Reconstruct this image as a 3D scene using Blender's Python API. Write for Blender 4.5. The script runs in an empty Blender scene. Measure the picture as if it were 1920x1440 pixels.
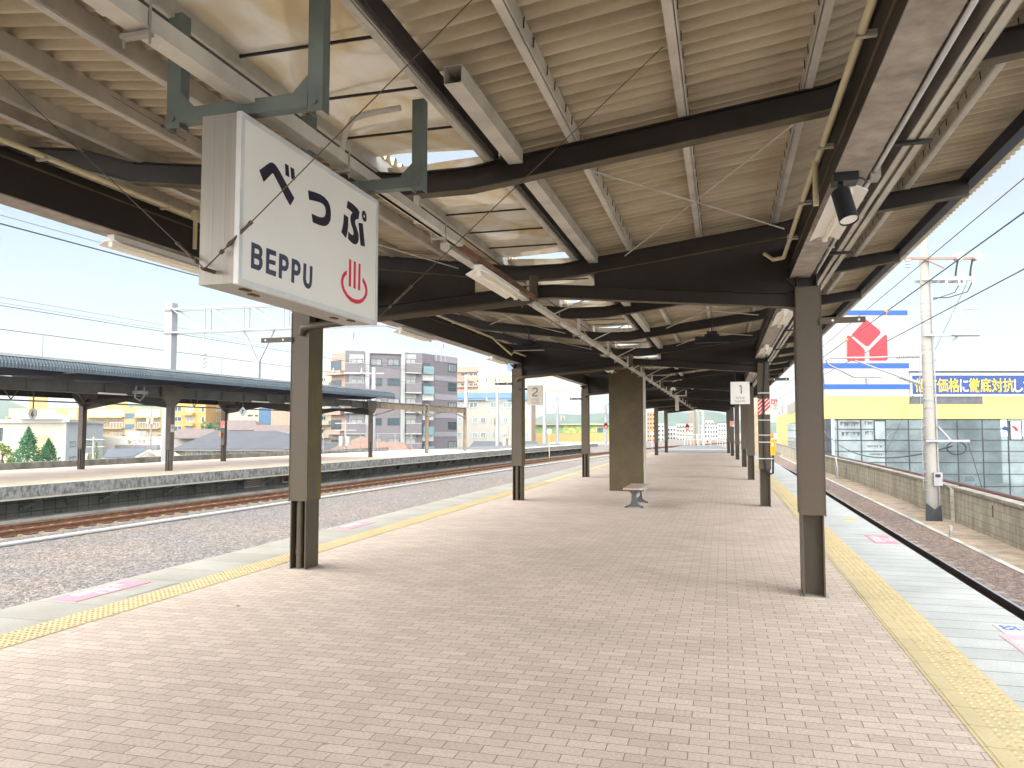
import bpy, bmesh, math, random
import numpy as np
from mathutils import Vector
random.seed(7)
R = math.radians
S = bpy.context.scene
COL = S.collection

# ------------------------------------------------------------------ camera
CAMZ, FPX, VPX, VPY = 1.64, 1440.0, 1358.0, 806.0        # eye height, focal length and vanishing point in 1920x1440 pixels
PITCH = math.atan((VPY - 720) / FPX)
YAW = math.atan((VPX - 960) / FPX * math.cos(PITCH))
cd = bpy.data.cameras.new('camera')
cam = bpy.data.objects.new('camera', cd); COL.objects.link(cam)
cam.location = (0, 0, CAMZ)
cam.rotation_euler = (R(90) + PITCH, 0, YAW)
cd.sensor_width = 36; cd.lens = FPX / 1920 * 36
cd.clip_start = 0.05; cd.clip_end = 6000
S.camera = cam
FW = Vector((-math.sin(YAW) * math.cos(PITCH), math.cos(YAW) * math.cos(PITCH), math.sin(PITCH)))
RT = Vector((math.cos(YAW), math.sin(YAW), 0)); UP = RT.cross(FW)
EYE = Vector((0, 0, CAMZ))
def ray(px, py): return FW * FPX + RT * (px - 960) + UP * (720 - py)
def P(px, py, depth): return EYE + ray(px, py) / FPX * depth
def onz(px, py, z=0.0):
    d = ray(px, py); return EYE + d * ((z - CAMZ) / d.z)

# ------------------------------------------------------------------ light
SUN_EL, SUN_AZ = 27, 196          # azimuth clockwise from +Y
EXPOSURE = 3.72
w = bpy.data.worlds.new('World'); S.world = w; w.use_nodes = True
nt = w.node_tree; nt.nodes.clear()
N = nt.nodes.new
sky = N('ShaderNodeTexSky'); sky.sky_type = 'NISHITA'; sky.sun_disc = False
sky.sun_elevation = R(SUN_EL); sky.sun_rotation = R(SUN_AZ); sky.air_density = 1.0; sky.dust_density = 2.0
geo = N('ShaderNodeTexCoord')
mp = N('ShaderNodeMapping'); mp.inputs['Scale'].default_value = (1.2, 1.2, 4.5)
nz = N('ShaderNodeTexNoise'); nz.inputs['Scale'].default_value = 1.7; nz.inputs['Detail'].default_value = 8; nz.inputs['Roughness'].default_value = .58
rp = N('ShaderNodeValToRGB'); rp.color_ramp.elements[0].position = .40; rp.color_ramp.elements[1].position = .62
rp.color_ramp.elements[0].color = (.35, .35, .35, 1); rp.color_ramp.elements[1].color = (.97, .97, .97, 1)
mx = N('ShaderNodeMix'); mx.data_type = 'RGBA'; mx.inputs['B'].default_value = (2.8, 3.1, 3.32, 1)
bg = N('ShaderNodeBackground'); bg.inputs['Strength'].default_value = 0.0188
out = N('ShaderNodeOutputWorld')
L = nt.links.new
L(geo.outputs['Generated'], mp.inputs['Vector']); L(mp.outputs['Vector'], nz.inputs['Vector']); L(nz.outputs['Fac'], rp.inputs['Fac'])
L(rp.outputs['Color'], mx.inputs['Factor']); L(sky.outputs['Color'], mx.inputs['A']); L(mx.outputs['Result'], bg.inputs['Color']); L(bg.outputs['Background'], out.inputs['Surface'])
sd = bpy.data.lights.new('sun', 'SUN'); sd.energy = 1.5; sd.angle = R(160); sd.color = (1, .98, .945)
so = bpy.data.objects.new('sun', sd); COL.objects.link(so)
sv = Vector((math.sin(R(SUN_AZ)) * math.cos(R(SUN_EL)), math.cos(R(SUN_AZ)) * math.cos(R(SUN_EL)), math.sin(R(SUN_EL))))
so.rotation_euler = sv.to_track_quat('Z', 'Y').to_euler()
S.view_settings.view_transform = 'Standard'; S.view_settings.look = 'None'
S.view_settings.exposure = EXPOSURE; S.view_settings.gamma = 1; S.view_settings.use_curve_mapping = False
S.render.engine = 'CYCLES'
S.cycles.max_bounces = 10; S.cycles.diffuse_bounces = 6; S.cycles.glossy_bounces = 4; S.cycles.transparent_max_bounces = 8
S.cycles.use_denoising = True
S.cycles.sample_clamp_indirect = 6

# ------------------------------------------------------------------ materials
MATS = {}
def lin(r, g, b):
    f = lambda c: c / 12.92 if c <= .04045 else ((c + .055) / 1.055) ** 2.4
    return (f(r / 255), f(g / 255), f(b / 255))
def mat(name, c, rough=.6, metal=0.0, var=.18, scale=2.5, c2=None, bump=0.0, bscale=60, spec=.4, stretch=(1, 1, 1), thr=(.35, .65), coat=0):
    """paint / stone / metal with an uneven tone: two noises on the real position of the surface"""
    if name in MATS: return MATS[name]
    m = bpy.data.materials.new(name); m.use_nodes = True; t = m.node_tree; b = t.nodes['Principled BSDF']
    g = t.nodes.new('ShaderNodeNewGeometry'); mpn = t.nodes.new('ShaderNodeMapping'); mpn.inputs['Scale'].default_value = stretch
    n1 = t.nodes.new('ShaderNodeTexNoise'); n1.inputs['Scale'].default_value = scale; n1.inputs['Detail'].default_value = 6; n1.inputs['Roughness'].default_value = .62
    r = t.nodes.new('ShaderNodeValToRGB')
    lo = tuple(x * (1 - var) for x in c) if c2 is None else c2
    hi = tuple(min(.95, x * (1 + var)) for x in c) if c2 is None else c
    r.color_ramp.elements[0].position, r.color_ramp.elements[1].position = thr
    r.color_ramp.elements[0].color = (*lo, 1); r.color_ramp.elements[1].color = (*hi, 1)
    lk = t.links.new
    lk(g.outputs['Position'], mpn.inputs['Vector']); lk(mpn.outputs['Vector'], n1.inputs['Vector']); lk(n1.outputs['Fac'], r.inputs['Fac']); lk(r.outputs['Color'], b.inputs['Base Color'])
    b.inputs['Roughness'].default_value = rough; b.inputs['Metallic'].default_value = metal; b.inputs['Specular IOR Level'].default_value = spec
    if coat: b.inputs['Coat Weight'].default_value = coat
    if bump:
        n2 = t.nodes.new('ShaderNodeTexNoise'); n2.inputs['Scale'].default_value = bscale; n2.inputs['Detail'].default_value = 4
        bp = t.nodes.new('ShaderNodeBump'); bp.inputs['Strength'].default_value = bump; bp.inputs['Distance'].default_value = .01
        lk(g.outputs['Position'], n2.inputs['Vector']); lk(n2.outputs['Fac'], bp.inputs['Height']); lk(bp.outputs['Normal'], b.inputs['Normal'])
    MATS[name] = m; return m
def brick(name, c1, c2, cm, bw, bh, mortar=.006, rough=.85, offset=.5, plane='xy', bump=.5, dirt=(.7, 1.15), dscale=.9, fine=.12, bias=0.0, streak=None, spots=0):
    """paving, blocks or tiles: the Brick Texture on real positions, plus stains"""
    if name in MATS: return MATS[name]
    m = bpy.data.materials.new(name); m.use_nodes = True; t = m.node_tree; b = t.nodes['Principled BSDF']; lk = t.links.new
    g = t.nodes.new('ShaderNodeNewGeometry'); s = t.nodes.new('ShaderNodeSeparateXYZ'); cmb = t.nodes.new('ShaderNodeCombineXYZ')
    lk(g.outputs['Position'], s.inputs['Vector'])
    a, bb = {'xy': ('X', 'Y'), 'yx': ('Y', 'X'), 'yz': ('Y', 'Z'), 'xz': ('X', 'Z')}[plane]
    lk(s.outputs[a], cmb.inputs['X']); lk(s.outputs[bb], cmb.inputs['Y'])
    k = t.nodes.new('ShaderNodeTexBrick'); k.offset = offset; k.inputs['Scale'].default_value = 1
    k.inputs['Brick Width'].default_value = bw; k.inputs['Row Height'].default_value = bh; k.inputs['Mortar Size'].default_value = mortar; k.inputs['Mortar Smooth'].default_value = .3; k.inputs['Bias'].default_value = bias
    k.inputs['Color1'].default_value = (*c1, 1); k.inputs['Color2'].default_value = (*c2, 1); k.inputs['Mortar'].default_value = (*cm, 1)
    lk(cmb.outputs['Vector'], k.inputs['Vector'])
    n1 = t.nodes.new('ShaderNodeTexNoise'); n1.inputs['Scale'].default_value = dscale; n1.inputs['Detail'].default_value = 7; n1.inputs['Roughness'].default_value = .6
    if streak:
        mpn = t.nodes.new('ShaderNodeMapping'); mpn.inputs['Scale'].default_value = streak; lk(g.outputs['Position'], mpn.inputs['Vector']); lk(mpn.outputs['Vector'], n1.inputs['Vector'])
    else: lk(g.outputs['Position'], n1.inputs['Vector'])
    mr = t.nodes.new('ShaderNodeMapRange'); mr.inputs['From Min'].default_value = .3; mr.inputs['From Max'].default_value = .7; mr.inputs['To Min'].default_value = dirt[0]; mr.inputs['To Max'].default_value = dirt[1]
    lk(n1.outputs['Fac'], mr.inputs['Value'])
    n2 = t.nodes.new('ShaderNodeTexNoise'); n2.inputs['Scale'].default_value = 55; n2.inputs['Detail'].default_value = 5; lk(g.outputs['Position'], n2.inputs['Vector'])
    mr2 = t.nodes.new('ShaderNodeMapRange'); mr2.inputs['From Min'].default_value = .3; mr2.inputs['From Max'].default_value = .7; mr2.inputs['To Min'].default_value = 1 - fine; mr2.inputs['To Max'].default_value = 1 + fine
    lk(n2.outputs['Fac'], mr2.inputs['Value'])
    mu = t.nodes.new('ShaderNodeMath'); mu.operation = 'MULTIPLY'; lk(mr.outputs['Result'], mu.inputs[0]); lk(mr2.outputs['Result'], mu.inputs[1])
    if spots:
        v = t.nodes.new('ShaderNodeTexVoronoi'); v.inputs['Scale'].default_value = 2.1; lk(g.outputs['Position'], v.inputs['Vector'])
        n3 = t.nodes.new('ShaderNodeTexNoise'); n3.inputs['Scale'].default_value = 30; lk(g.outputs['Position'], n3.inputs['Vector'])
        ad = t.nodes.new('ShaderNodeMath'); ad.operation = 'MULTIPLY_ADD'; ad.inputs[1].default_value = .05; lk(n3.outputs['Fac'], ad.inputs[0]); lk(v.outputs['Distance'], ad.inputs[2])
        m3 = t.nodes.new('ShaderNodeMapRange'); m3.inputs['From Min'].default_value = .055; m3.inputs['From Max'].default_value = .075; m3.inputs['To Min'].default_value = 1 - spots; m3.inputs['To Max'].default_value = 1
        lk(ad.outputs['Value'], m3.inputs['Value']); mu2 = t.nodes.new('ShaderNodeMath'); mu2.operation = 'MULTIPLY'; lk(mu.outputs['Value'], mu2.inputs[0]); lk(m3.outputs['Result'], mu2.inputs[1]); mu = mu2
    vm = t.nodes.new('ShaderNodeVectorMath'); vm.operation = 'SCALE'; lk(k.outputs['Color'], vm.inputs[0]); lk(mu.outputs['Value'], vm.inputs['Scale'])
    lk(vm.outputs['Vector'], b.inputs['Base Color']); b.inputs['Roughness'].default_value = rough; b.inputs['Specular IOR Level'].default_value = .3
    if bump:
        h = t.nodes.new('ShaderNodeMath'); h.operation = 'MULTIPLY_ADD'; h.inputs[1].default_value = -1.0; lk(k.outputs['Fac'], h.inputs[0])
        n2s = t.nodes.new('ShaderNodeMath'); n2s.operation = 'MULTIPLY'; n2s.inputs[1].default_value = .35; lk(n2.outputs['Fac'], n2s.inputs[0]); lk(n2s.outputs['Value'], h.inputs[2])
        bp = t.nodes.new('ShaderNodeBump'); bp.inputs['Strength'].default_value = bump; bp.inputs['Distance'].default_value = .006
        lk(h.outputs['Value'], bp.inputs['Height']); lk(bp.outputs['Normal'], b.inputs['Normal'])
    MATS[name] = m; return m
def glass(name, c, rough=.05, spec=.8, metal=0.0):
    return mat(name, c, rough, metal, .25, .6, spec=spec)
def leafmat(name, c, c2):
    if name in MATS: return MATS[name]
    m = mat(name, c, .6, 0, .3, 1.4, c2=c2, thr=(.3, .7)); t = m.node_tree; b = t.nodes['Principled BSDF']
    tr = t.nodes.new('ShaderNodeBsdfTranslucent'); ms = t.nodes.new('ShaderNodeMixShader'); ms.inputs[0].default_value = .3
    src = b.inputs['Base Color'].links[0].from_socket; t.links.new(src, tr.inputs['Color'])
    o = t.nodes['Material Output']; t.links.new(b.outputs[0], ms.inputs[1]); t.links.new(tr.outputs[0], ms.inputs[2]); t.links.new(ms.outputs[0], o.inputs['Surface'])
    return m

# ------------------------------------------------------------------ mesh builder
WO = {}                                        # world origin of every object made
class MB:
    def __init__(s): s.v = []; s.f = []; s.m = []; s.sm = []
    def add(s, vs, fs, m=0, smooth=False):
        o = len(s.v); s.v += [tuple(p) for p in vs]
        for f in fs: s.f.append([i + o for i in f]); s.m.append(m); s.sm.append(smooth)
        return s
    def box(s, x0, x1, y0, y1, z0, z1, m=0):
        v = [(x, y, z) for z in (z0, z1) for y in (y0, y1) for x in (x0, x1)]
        return s.add(v, [(0, 2, 3, 1), (4, 5, 7, 6), (0, 1, 5, 4), (2, 6, 7, 3), (0, 4, 6, 2), (1, 3, 7, 5)], m)
    def obox(s, o, u, vv, ww, m=0):
        o, u, vv, ww = map(Vector, (o, u, vv, ww))
        v = [o + u * a + vv * b + ww * c for c in (0, 1) for b in (0, 1) for a in (0, 1)]
        return s.add(v, [(0, 2, 3, 1), (4, 5, 7, 6), (0, 1, 5, 4), (2, 6, 7, 3), (0, 4, 6, 2), (1, 3, 7, 5)], m)
    def bar(s, p, q, wd, h, m=0, up=(0, 0, 1)):
        p, q = Vector(p), Vector(q); d = (q - p); side = d.cross(Vector(up))
        if side.length < 1e-6: side = Vector((1, 0, 0))
        side.normalize(); u = side.cross(d).normalized()
        return s.obox(p - side * wd / 2 - u * h / 2, d, side * wd, u * h, m)
    def cyl(s, p, q, r, n=10, m=0, r2=None, caps=True):
        p, q = Vector(p), Vector(q); d = (q - p).normalized(); a = d.orthogonal().normalized(); b = d.cross(a); r2 = r if r2 is None else r2
        v = [p + (a * math.cos(2 * math.pi * i / n) + b * math.sin(2 * math.pi * i / n)) * r for i in range(n)] + \
            [q + (a * math.cos(2 * math.pi * i / n) + b * math.sin(2 * math.pi * i / n)) * r2 for i in range(n)]
        s.add(v, [(i, (i + 1) % n, (i + 1) % n + n, i + n) for i in range(n)], m, True)
        if caps: s.add(v, [tuple(range(n))[::-1], tuple(range(n, 2 * n))], m)
        return s
    def tube(s, pts, r, n=8, m=0):
        pts = [Vector(p) for p in pts]; rings = []; a = None
        for i, p in enumerate(pts):
            d = (pts[min(i + 1, len(pts) - 1)] - pts[max(i - 1, 0)]).normalized()
            a = d.orthogonal().normalized() if a is None else (a - d * a.dot(d)).normalized()
            b = d.cross(a); rings += [p + (a * math.cos(2 * math.pi * k / n) + b * math.sin(2 * math.pi * k / n)) * r for k in range(n)]
        fs = [(i * n + k, i * n + (k + 1) % n, (i + 1) * n + (k + 1) % n, (i + 1) * n + k) for i in range(len(pts) - 1) for k in range(n)]
        s.add(rings, fs, m, True); s.add(rings, [tuple(range(n))[::-1], tuple(range(len(rings) - n, len(rings)))], m); return s
    def prism(s, poly, d, m=0):
        n = len(poly); d = Vector(d); v = [Vector(p) for p in poly]; v += [p + d for p in v]
        return s.add(v, [tuple(range(n))[::-1], tuple(range(n, 2 * n))] + [(i, (i + 1) % n, (i + 1) % n + n, i + n) for i in range(n)], m)
    def sweep(s, prof, path, m=0, closed=True, smooth=False):
        """prof: (lateral, z) pairs; path: (x, y, z) points running mostly along y"""
        n = len(prof); v = []
        for i, p in enumerate(path):
            a = Vector(path[max(i - 1, 0)]); b = Vector(path[min(i + 1, len(path) - 1)]); d = b - a; d.z = 0; d.normalize(); sd_ = Vector((d.y, -d.x, 0))
            for (l, z) in prof: v.append(Vector(p) + sd_ * l + Vector((0, 0, z)))
        k = n if closed else n - 1
        fs = [(i * n + j, i * n + (j + 1) % n, (i + 1) * n + (j + 1) % n, (i + 1) * n + j) for i in range(len(path) - 1) for j in range(k)]
        if closed: fs += [tuple(range(n)), tuple(range(len(v) - n, len(v)))[::-1]]
        return s.add(v, fs, m, smooth)
    def flat(s, shape, o, ux, uy, m=0):
        """2D shape (verts, faces) laid on a plane"""
        o, ux, uy = map(Vector, (o, ux, uy)); v, f = shape
        n = ux.cross(uy).normalized()
        return s.add([o + ux * p[0] + uy * p[1] + n * p[2] for p in v], f, m)
    def build(s, name, mats, parent=None, origin=None):
        if not isinstance(mats, (list, tuple)): mats = [mats]
        if parent is not None: base = WO[parent.name]
        if origin is None:
            if parent is not None: origin = base
            else:
                xs, ys, zs = zip(*s.v); origin = Vector(((min(xs) + max(xs)) / 2, (min(ys) + max(ys)) / 2, min(zs)))
        origin = Vector(origin)
        me = bpy.data.meshes.new(name)
        me.from_pydata([(p[0] - origin.x, p[1] - origin.y, p[2] - origin.z) for p in s.v], [], s.f)
        for mm in mats: me.materials.append(mm)
        me.polygons.foreach_set('material_index', s.m); me.polygons.foreach_set('use_smooth', s.sm)
        if len(s.v) < 60000:
            bm = bmesh.new(); bm.from_mesh(me); bmesh.ops.recalc_face_normals(bm, faces=bm.faces); bm.to_mesh(me); bm.free()
        me.update()
        o = bpy.data.objects.new(name, me); COL.objects.link(o)
        if parent is not None: o.parent = parent; o.location = origin - base
        else: o.location = origin
        WO[o.name] = origin.copy(); return o
def tag(o, label=None, cat=None, group=None, kind=None):
    if label: o['label'] = label
    if cat: o['category'] = cat
    if group: o['group'] = group
    if kind: o['kind'] = kind
    return o
def thing(name, label, cat, loc, group=None):
    o = bpy.data.objects.new(name, None); COL.objects.link(o); o.location = loc; o.empty_display_size = .2; WO[o.name] = Vector(loc)
    return tag(o, label, cat, group)
def copy_tree(o, dloc=(0, 0, 0), parent=None, label=None):
    c = o.copy(); COL.objects.link(c); d = Vector(dloc)
    if parent is None: c.location = o.location + d
    else: c.parent = parent
    WO[c.name] = WO[o.name] + d
    if label: c['label'] = label
    for ch in o.children: copy_tree(ch, dloc, c)
    return c
def struct(mb, name, mats): return tag(mb.build(name, mats), kind='structure')
def _tomesh(cu):
    o = bpy.data.objects.new('t', cu); COL.objects.link(o); bpy.context.view_layer.update()
    me = bpy.data.meshes.new_from_object(o.evaluated_get(bpy.context.evaluated_depsgraph_get()))
    r = ([tuple(v.co) for v in me.vertices], [tuple(p.vertices) for p in me.polygons])
    bpy.data.objects.remove(o); bpy.data.curves.remove(cu); bpy.data.meshes.remove(me); return r
def fill2d(loops, ext=.002):
    cu = bpy.data.curves.new('t', 'CURVE'); cu.dimensions = '2D'; cu.fill_mode = 'BOTH'; cu.extrude = ext
    for lp in loops:
        sp = cu.splines.new('POLY'); sp.points.add(len(lp) - 1); sp.use_cyclic_u = True
        for i, p in enumerate(lp): sp.points[i].co = (p[0], p[1], 0, 1)
    return _tomesh(cu)
def text2d(body, size=1, bold=0.0, ext=.002, width=None, height=None, center=True):
    cu = bpy.data.curves.new('t', 'FONT'); cu.body = body; cu.size = size; cu.offset = bold; cu.extrude = ext; cu.resolution_u = 4
    v, f = _tomesh(cu)
    xs = [p[0] for p in v]; ys = [p[1] for p in v]; x0, x1, y0, y1 = min(xs), max(xs), min(ys), max(ys)
    sx = width / (x1 - x0) if width else 1; sy = height / (y1 - y0) if height else (sx if width else 1)
    if height and not width: sx = sy
    cx, cy = ((x0 + x1) / 2, (y0 + y1) / 2) if center else (x0, y0)
    return ([((p[0] - cx) * sx, (p[1] - cy) * sy, p[2]) for p in v], f)
# ------------------------------------------------------------------ the materials of the place
m_paver = brick('paver', (.61, .51, .435), (.51, .425, .36), (.27, .215, .155), .205, .098, .0035, .8, .5, 'xy', .4, (.9, 1.06), .7, .15, spots=.28)
m_slabR = brick('edge_plank', (.50, .515, .50), (.44, .46, .45), (.13, .14, .14), 9.0, .3, .006, .8, 0, 'xy', .5, (.85, 1.1), 1.5, .1)
m_slabL = brick('edge_slab', (.38, .37, .325), (.335, .325, .285), (.22, .2, .15), 9.0, .6, .006, .85, 0, 'xy', .5, (.85, 1.1), 1.3, .1)
m_tac = brick('tactile_tile', (.60, .505, .30), (.57, .475, .28), (.32, .245, .13), 9.0, .305, .004, .6, 0, 'xy', .4, (.88, 1.08), 1.2, .06)
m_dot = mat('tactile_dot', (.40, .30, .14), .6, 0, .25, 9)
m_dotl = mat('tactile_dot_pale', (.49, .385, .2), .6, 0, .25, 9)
m_asph = mat('asphalt', (.12, .12, .12), .95, 0, .2, 1.5, bump=.4, bscale=90)
m_conc = mat('concrete', (.34, .33, .30), .9, 0, .25, 1.2, bump=.3, bscale=30)
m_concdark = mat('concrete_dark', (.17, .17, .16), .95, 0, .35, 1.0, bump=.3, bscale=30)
m_white = mat('white_paint', (.72, .71, .68), .5, 0, .06, 3)
m_line = mat('white_line', (.62, .63, .62), .7, 0, .15, 4)
m_steel = mat('brown_steel', (.064, .048, .031), .5, 0, .16, 7, c2=(.085, .045, .022), thr=(.26, .36), bump=.12, bscale=140)
m_dark = mat('dark_steel', (.016, .0115, .0088), .55, 0, .3, 2.0)
m_bluetint = mat('blue_tinted_steel', (.011, .017, .04), .5, 0, .3, 2.0)  # right eave beam: bluish flare and sky tint put into the dark colour
m_flange = mat('dusty_lit_flange', (.34, .30, .26), .85, 0, .3, 7, bump=.3, bscale=60, thr=(.3, .7))  # girder underside: dust tone, with light from below put into the colour
m_olive = mat('flange_lip', (.085, .066, .036), .6, 0, .3, 4)
m_roof = mat('slate_sheet', (.50, .425, .31), .85, 0, .2, 1.7, c2=(.31, .255, .175), bump=.2, bscale=50, stretch=(.6, 2.5, 1), thr=(.28, .62))
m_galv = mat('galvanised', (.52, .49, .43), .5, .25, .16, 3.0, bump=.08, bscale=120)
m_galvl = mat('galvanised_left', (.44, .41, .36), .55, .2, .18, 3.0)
m_galvd = mat('galvanised_dull', (.34, .315, .275), .55, .25, .18, 3.0)
m_bolt = mat('hook_bolt', (.03, .026, .024), .6, .3)
m_green = mat('greengrey_steel', (.12, .145, .13), .5, .1, .14, 4, bump=.1, bscale=120)
m_alu = mat('brushed_aluminium', (.33, .31, .28), .42, .35, .08, 1.2, stretch=(26, 26, .5), thr=(.3, .7))
m_whiteo = mat('white_paint_outdoor', (.40, .40, .39), .55, 0, .08, 3)
m_galvo = mat('galvanised_outdoor', (.27, .275, .28), .5, .2, .14, 3.0)
m_alul = mat('frame_aluminium', (.62, .64, .64), .4, .2, .08, 6)
m_face = mat('sign_face', (.74, .735, .70), .35, 0, .03, 1.5)
m_ink = mat('sign_ink', (.012, .011, .026), .45)
m_inkg = mat('sign_ink_grey', (.045, .05, .085), .45)
m_red = mat('sign_red', (.62, .02, .05), .45, 0, .08)
m_cream = mat('cream_conduit', (.52, .46, .29), .5, 0, .1, 5)
m_silver = mat('silver_conduit', (.55, .55, .56), .28, .8, .1, 5)
m_wire = mat('stay_wire', (.10, .075, .05), .6, .4)
m_black = mat('black_plastic', (.012, .014, .017), .42)
m_lampw = mat('lamp_white', (.84, .82, .77), .45, 0, .03)
m_tube = mat('tube_glass', (.85, .8, .66), .2, 0, .02)
m_rust = mat('rusty_rail', (.15, .074, .044), .85, .1, .3, 5)
m_rustd = mat('rust_dark', (.10, .038, .02), .9, 0, .4, 7, bump=.3)
m_railtop = mat('rail_top', (.50, .49, .52), .22, .9, .08)
m_raildark = mat('rail_web', (.035, .022, .022), .7, .2, .3, 5)
m_sleeper = mat('sleeper_concrete', (.22, .19, .16), .95, 0, .3, 3)
m_pink = mat('pink_sticker', (.66, .27, .33), .7, 0, .08, 8)
m_whited = mat('worn_white', (.62, .56, .56), .75, 0, .12, 9)

def ballast(name, c1, c2, c3, sc=17):
    m = bpy.data.materials.new(name); m.use_nodes = True; t = m.node_tree; b = t.nodes['Principled BSDF']; lk = t.links.new
    g = t.nodes.new('ShaderNodeNewGeometry'); v = t.nodes.new('ShaderNodeTexVoronoi'); v.inputs['Scale'].default_value = sc; v.inputs['Randomness'].default_value = 1
    lk(g.outputs['Position'], v.inputs['Vector'])
    r = t.nodes.new('ShaderNodeValToRGB'); r.color_ramp.elements[0].color = (*c1, 1); r.color_ramp.elements[1].color = (*c2, 1); e = r.color_ramp.elements.new(.55); e.color = (*c3, 1)
    sx = t.nodes.new('ShaderNodeSeparateXYZ'); lk(v.outputs['Color'], sx.inputs[0]); lk(sx.outputs['X'], r.inputs['Fac'])
    n = t.nodes.new('ShaderNodeTexNoise'); n.inputs['Scale'].default_value = .35; n.inputs['Detail'].default_value = 5; lk(g.outputs['Position'], n.inputs['Vector'])
    r2 = t.nodes.new('ShaderNodeValToRGB'); r2.color_ramp.elements[0].position = .38; r2.color_ramp.elements[1].position = .62; r2.color_ramp.elements[0].color = (.9, .9, .94, 1); r2.color_ramp.elements[1].color = (1.1, 1.0, .92, 1)
    lk(n.outputs['Fac'], r2.inputs['Fac'])
    mu = t.nodes.new('ShaderNodeMix'); mu.data_type = 'RGBA'; mu.blend_type = 'MULTIPLY'; mu.inputs['Factor'].default_value = 1; lk(r.outputs['Color'], mu.inputs['A']); lk(r2.outputs['Color'], mu.inputs['B'])
    lk(mu.outputs['Result'], b.inputs['Base Color']); b.inputs['Roughness'].default_value = .95
    bp = t.nodes.new('ShaderNodeBump'); bp.inputs['Strength'].default_value = .9; bp.inputs['Distance'].default_value = .03; bp.invert = True
    lk(v.outputs['Distance'], bp.inputs['Height']); lk(bp.outputs['Normal'], b.inputs['Normal'])
    return m
m_balL = ballast('ballast_grey', (.085, .077, .073), (.255, .232, .212), (.155, .143, .136))
m_balR = ballast('ballast_brown', (.09, .066, .056), (.25, .2, .165), (.145, .113, .1))
m_stone = mat('ballast_stone', (.28, .255, .235), .95, 0, .3, 11, c2=(.105, .094, .088), thr=(.3, .7))
m_stoneb = mat('ballast_stone_warm', (.26, .2, .165), .95, 0, .3, 9, c2=(.1, .075, .065), thr=(.3, .7))

# ------------------------------------------------------------------ ground, street, track bed
CX = -1.95
TCP = [(-40, -21.8), (-20, -20.7), (5, -19.2), (16, -18.55), (30, -17.65), (45, -16.75), (60, -15.85), (80, -14.3), (93, -13.0), (110, -10.9), (130, -7.6), (150, -3.4), (180, 5), (220, 20)]
_ty = np.array([p[0] for p in TCP], float); _tx = np.array([p[1] for p in TCP], float)
_k = np.ones(25) / 25; _yy = np.linspace(-60, 240, 1201); _xx = np.interp(_yy, _ty, _tx)
_xs = np.convolve(np.pad(_xx, 40, 'edge'), np.ones(81) / 81, 'valid')
def TC(y): return float(np.interp(y, _yy, _xs))
def tpath(y0, y1, off, z, step=1.5):
    n = max(2, int((y1 - y0) / step) + 1)
    return [(TC(y) + off, y, z) for y in np.linspace(y0, y1, n)]
ZB, ZS = -1.15, -6.2                        # top of the track bed; level of the streets below the viaduct
g = MB(); g.box(-2500, 2500, -600, 4500, ZS - 1, ZS); struct(g, 'ground', mat('town_ground', (.20, .20, .19), .95, 0, .25, .05))
# viaduct body that carries the tracks
vp = [(-34, -25), (-34, 60), (-30, 110), (-22, 170), (-10, 240), (60, 240), (30, 170), (12, 110), (7.2, 80), (7.2, -25)]
g = MB(); g.prism([(x, y, ZS) for x, y in vp], (0, 0, ZB - ZS - .03)); struct(g, 'viaduct', m_conc)
g = MB(); g.prism([(x, y, ZB - .026) for x, y in [(-33.8, -24), (-33.8, 60), (-29.8, 110), (-21.8, 169), (-11, 239), (58, 239), (29, 169), (11, 110), (-6.4, 66), (-6.4, -24)]], (0, 0, .026)); struct(g, 'ballast_bed', m_balL)
g = MB(); g.prism([(x, y, ZB - .022) for x, y in [(-3.5, -24), (5.52, -24), (5.52, 80), (7, 110), (3, 100), (-3.5, 70)]], (0, 0, .026)); struct(g, 'ballast_beside_platform', m_balR)
g = MB(); g.box(5.52, 5.66, -24, 85, ZB - .02, ZB + .02); struct(g, 'path_kerb', m_conc)
g = MB(); g.box(5.66, 7.0, -24, 90, ZB - .02, ZB + .008); struct(g, 'path', mat('gravel_path', (.25, .2, .15), .95, 0, .3, 2.2, bump=.5, bscale=60))
# loose ballast stones
def stones(name, mt, spots, seed):
    rr = random.Random(seed); b = MB()
    for (x, y, z, s_) in spots:
        a = rr.random() * 6.28; ca, sa = math.cos(a), math.sin(a); u = s_ * rr.uniform(.6, 1.1); v = s_ * rr.uniform(.45, .8); h = s_ * rr.uniform(.4, .8); t = rr.uniform(-.5, .5) * s_
        pts = [(u, 0, 0), (0, v, t * .3), (-u, 0, t * .4), (0, -v, 0), (t * .6, t * .3, h), (u * .3, -v * .4, h * .8)]
        b.add([(x + p[0] * ca - p[1] * sa, y + p[0] * sa + p[1] * ca, z + p[2]) for p in pts], [(0, 1, 4), (1, 2, 4), (2, 3, 5), (3, 0, 5), (0, 4, 5), (2, 5, 4)])
    return tag(b.build(name, mt), kind='stuff')
rs = random.Random(3); sp = []
while len(sp) < 26000:
    y = 4 + 40 * rs.random() ** 1.5; x = rs.uniform(TC(y) - 1.0, -6.45)
    if x < -1.25 * y - 3: continue
    sp.append((x, y, ZB + rs.uniform(-.012, .012), rs.uniform(.018, .042)))
stones('ballast', m_stone, sp, 5)
sp = []
while len(sp) < 9000:
    y = 6 + 34 * rs.random() ** 1.4; x = rs.uniform(2.5, 5.5)
    sp.append((x, y, ZB + rs.uniform(-.012, .012), rs.uniform(.018, .04)))
stones('ballast', m_stoneb, sp, 6)

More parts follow.
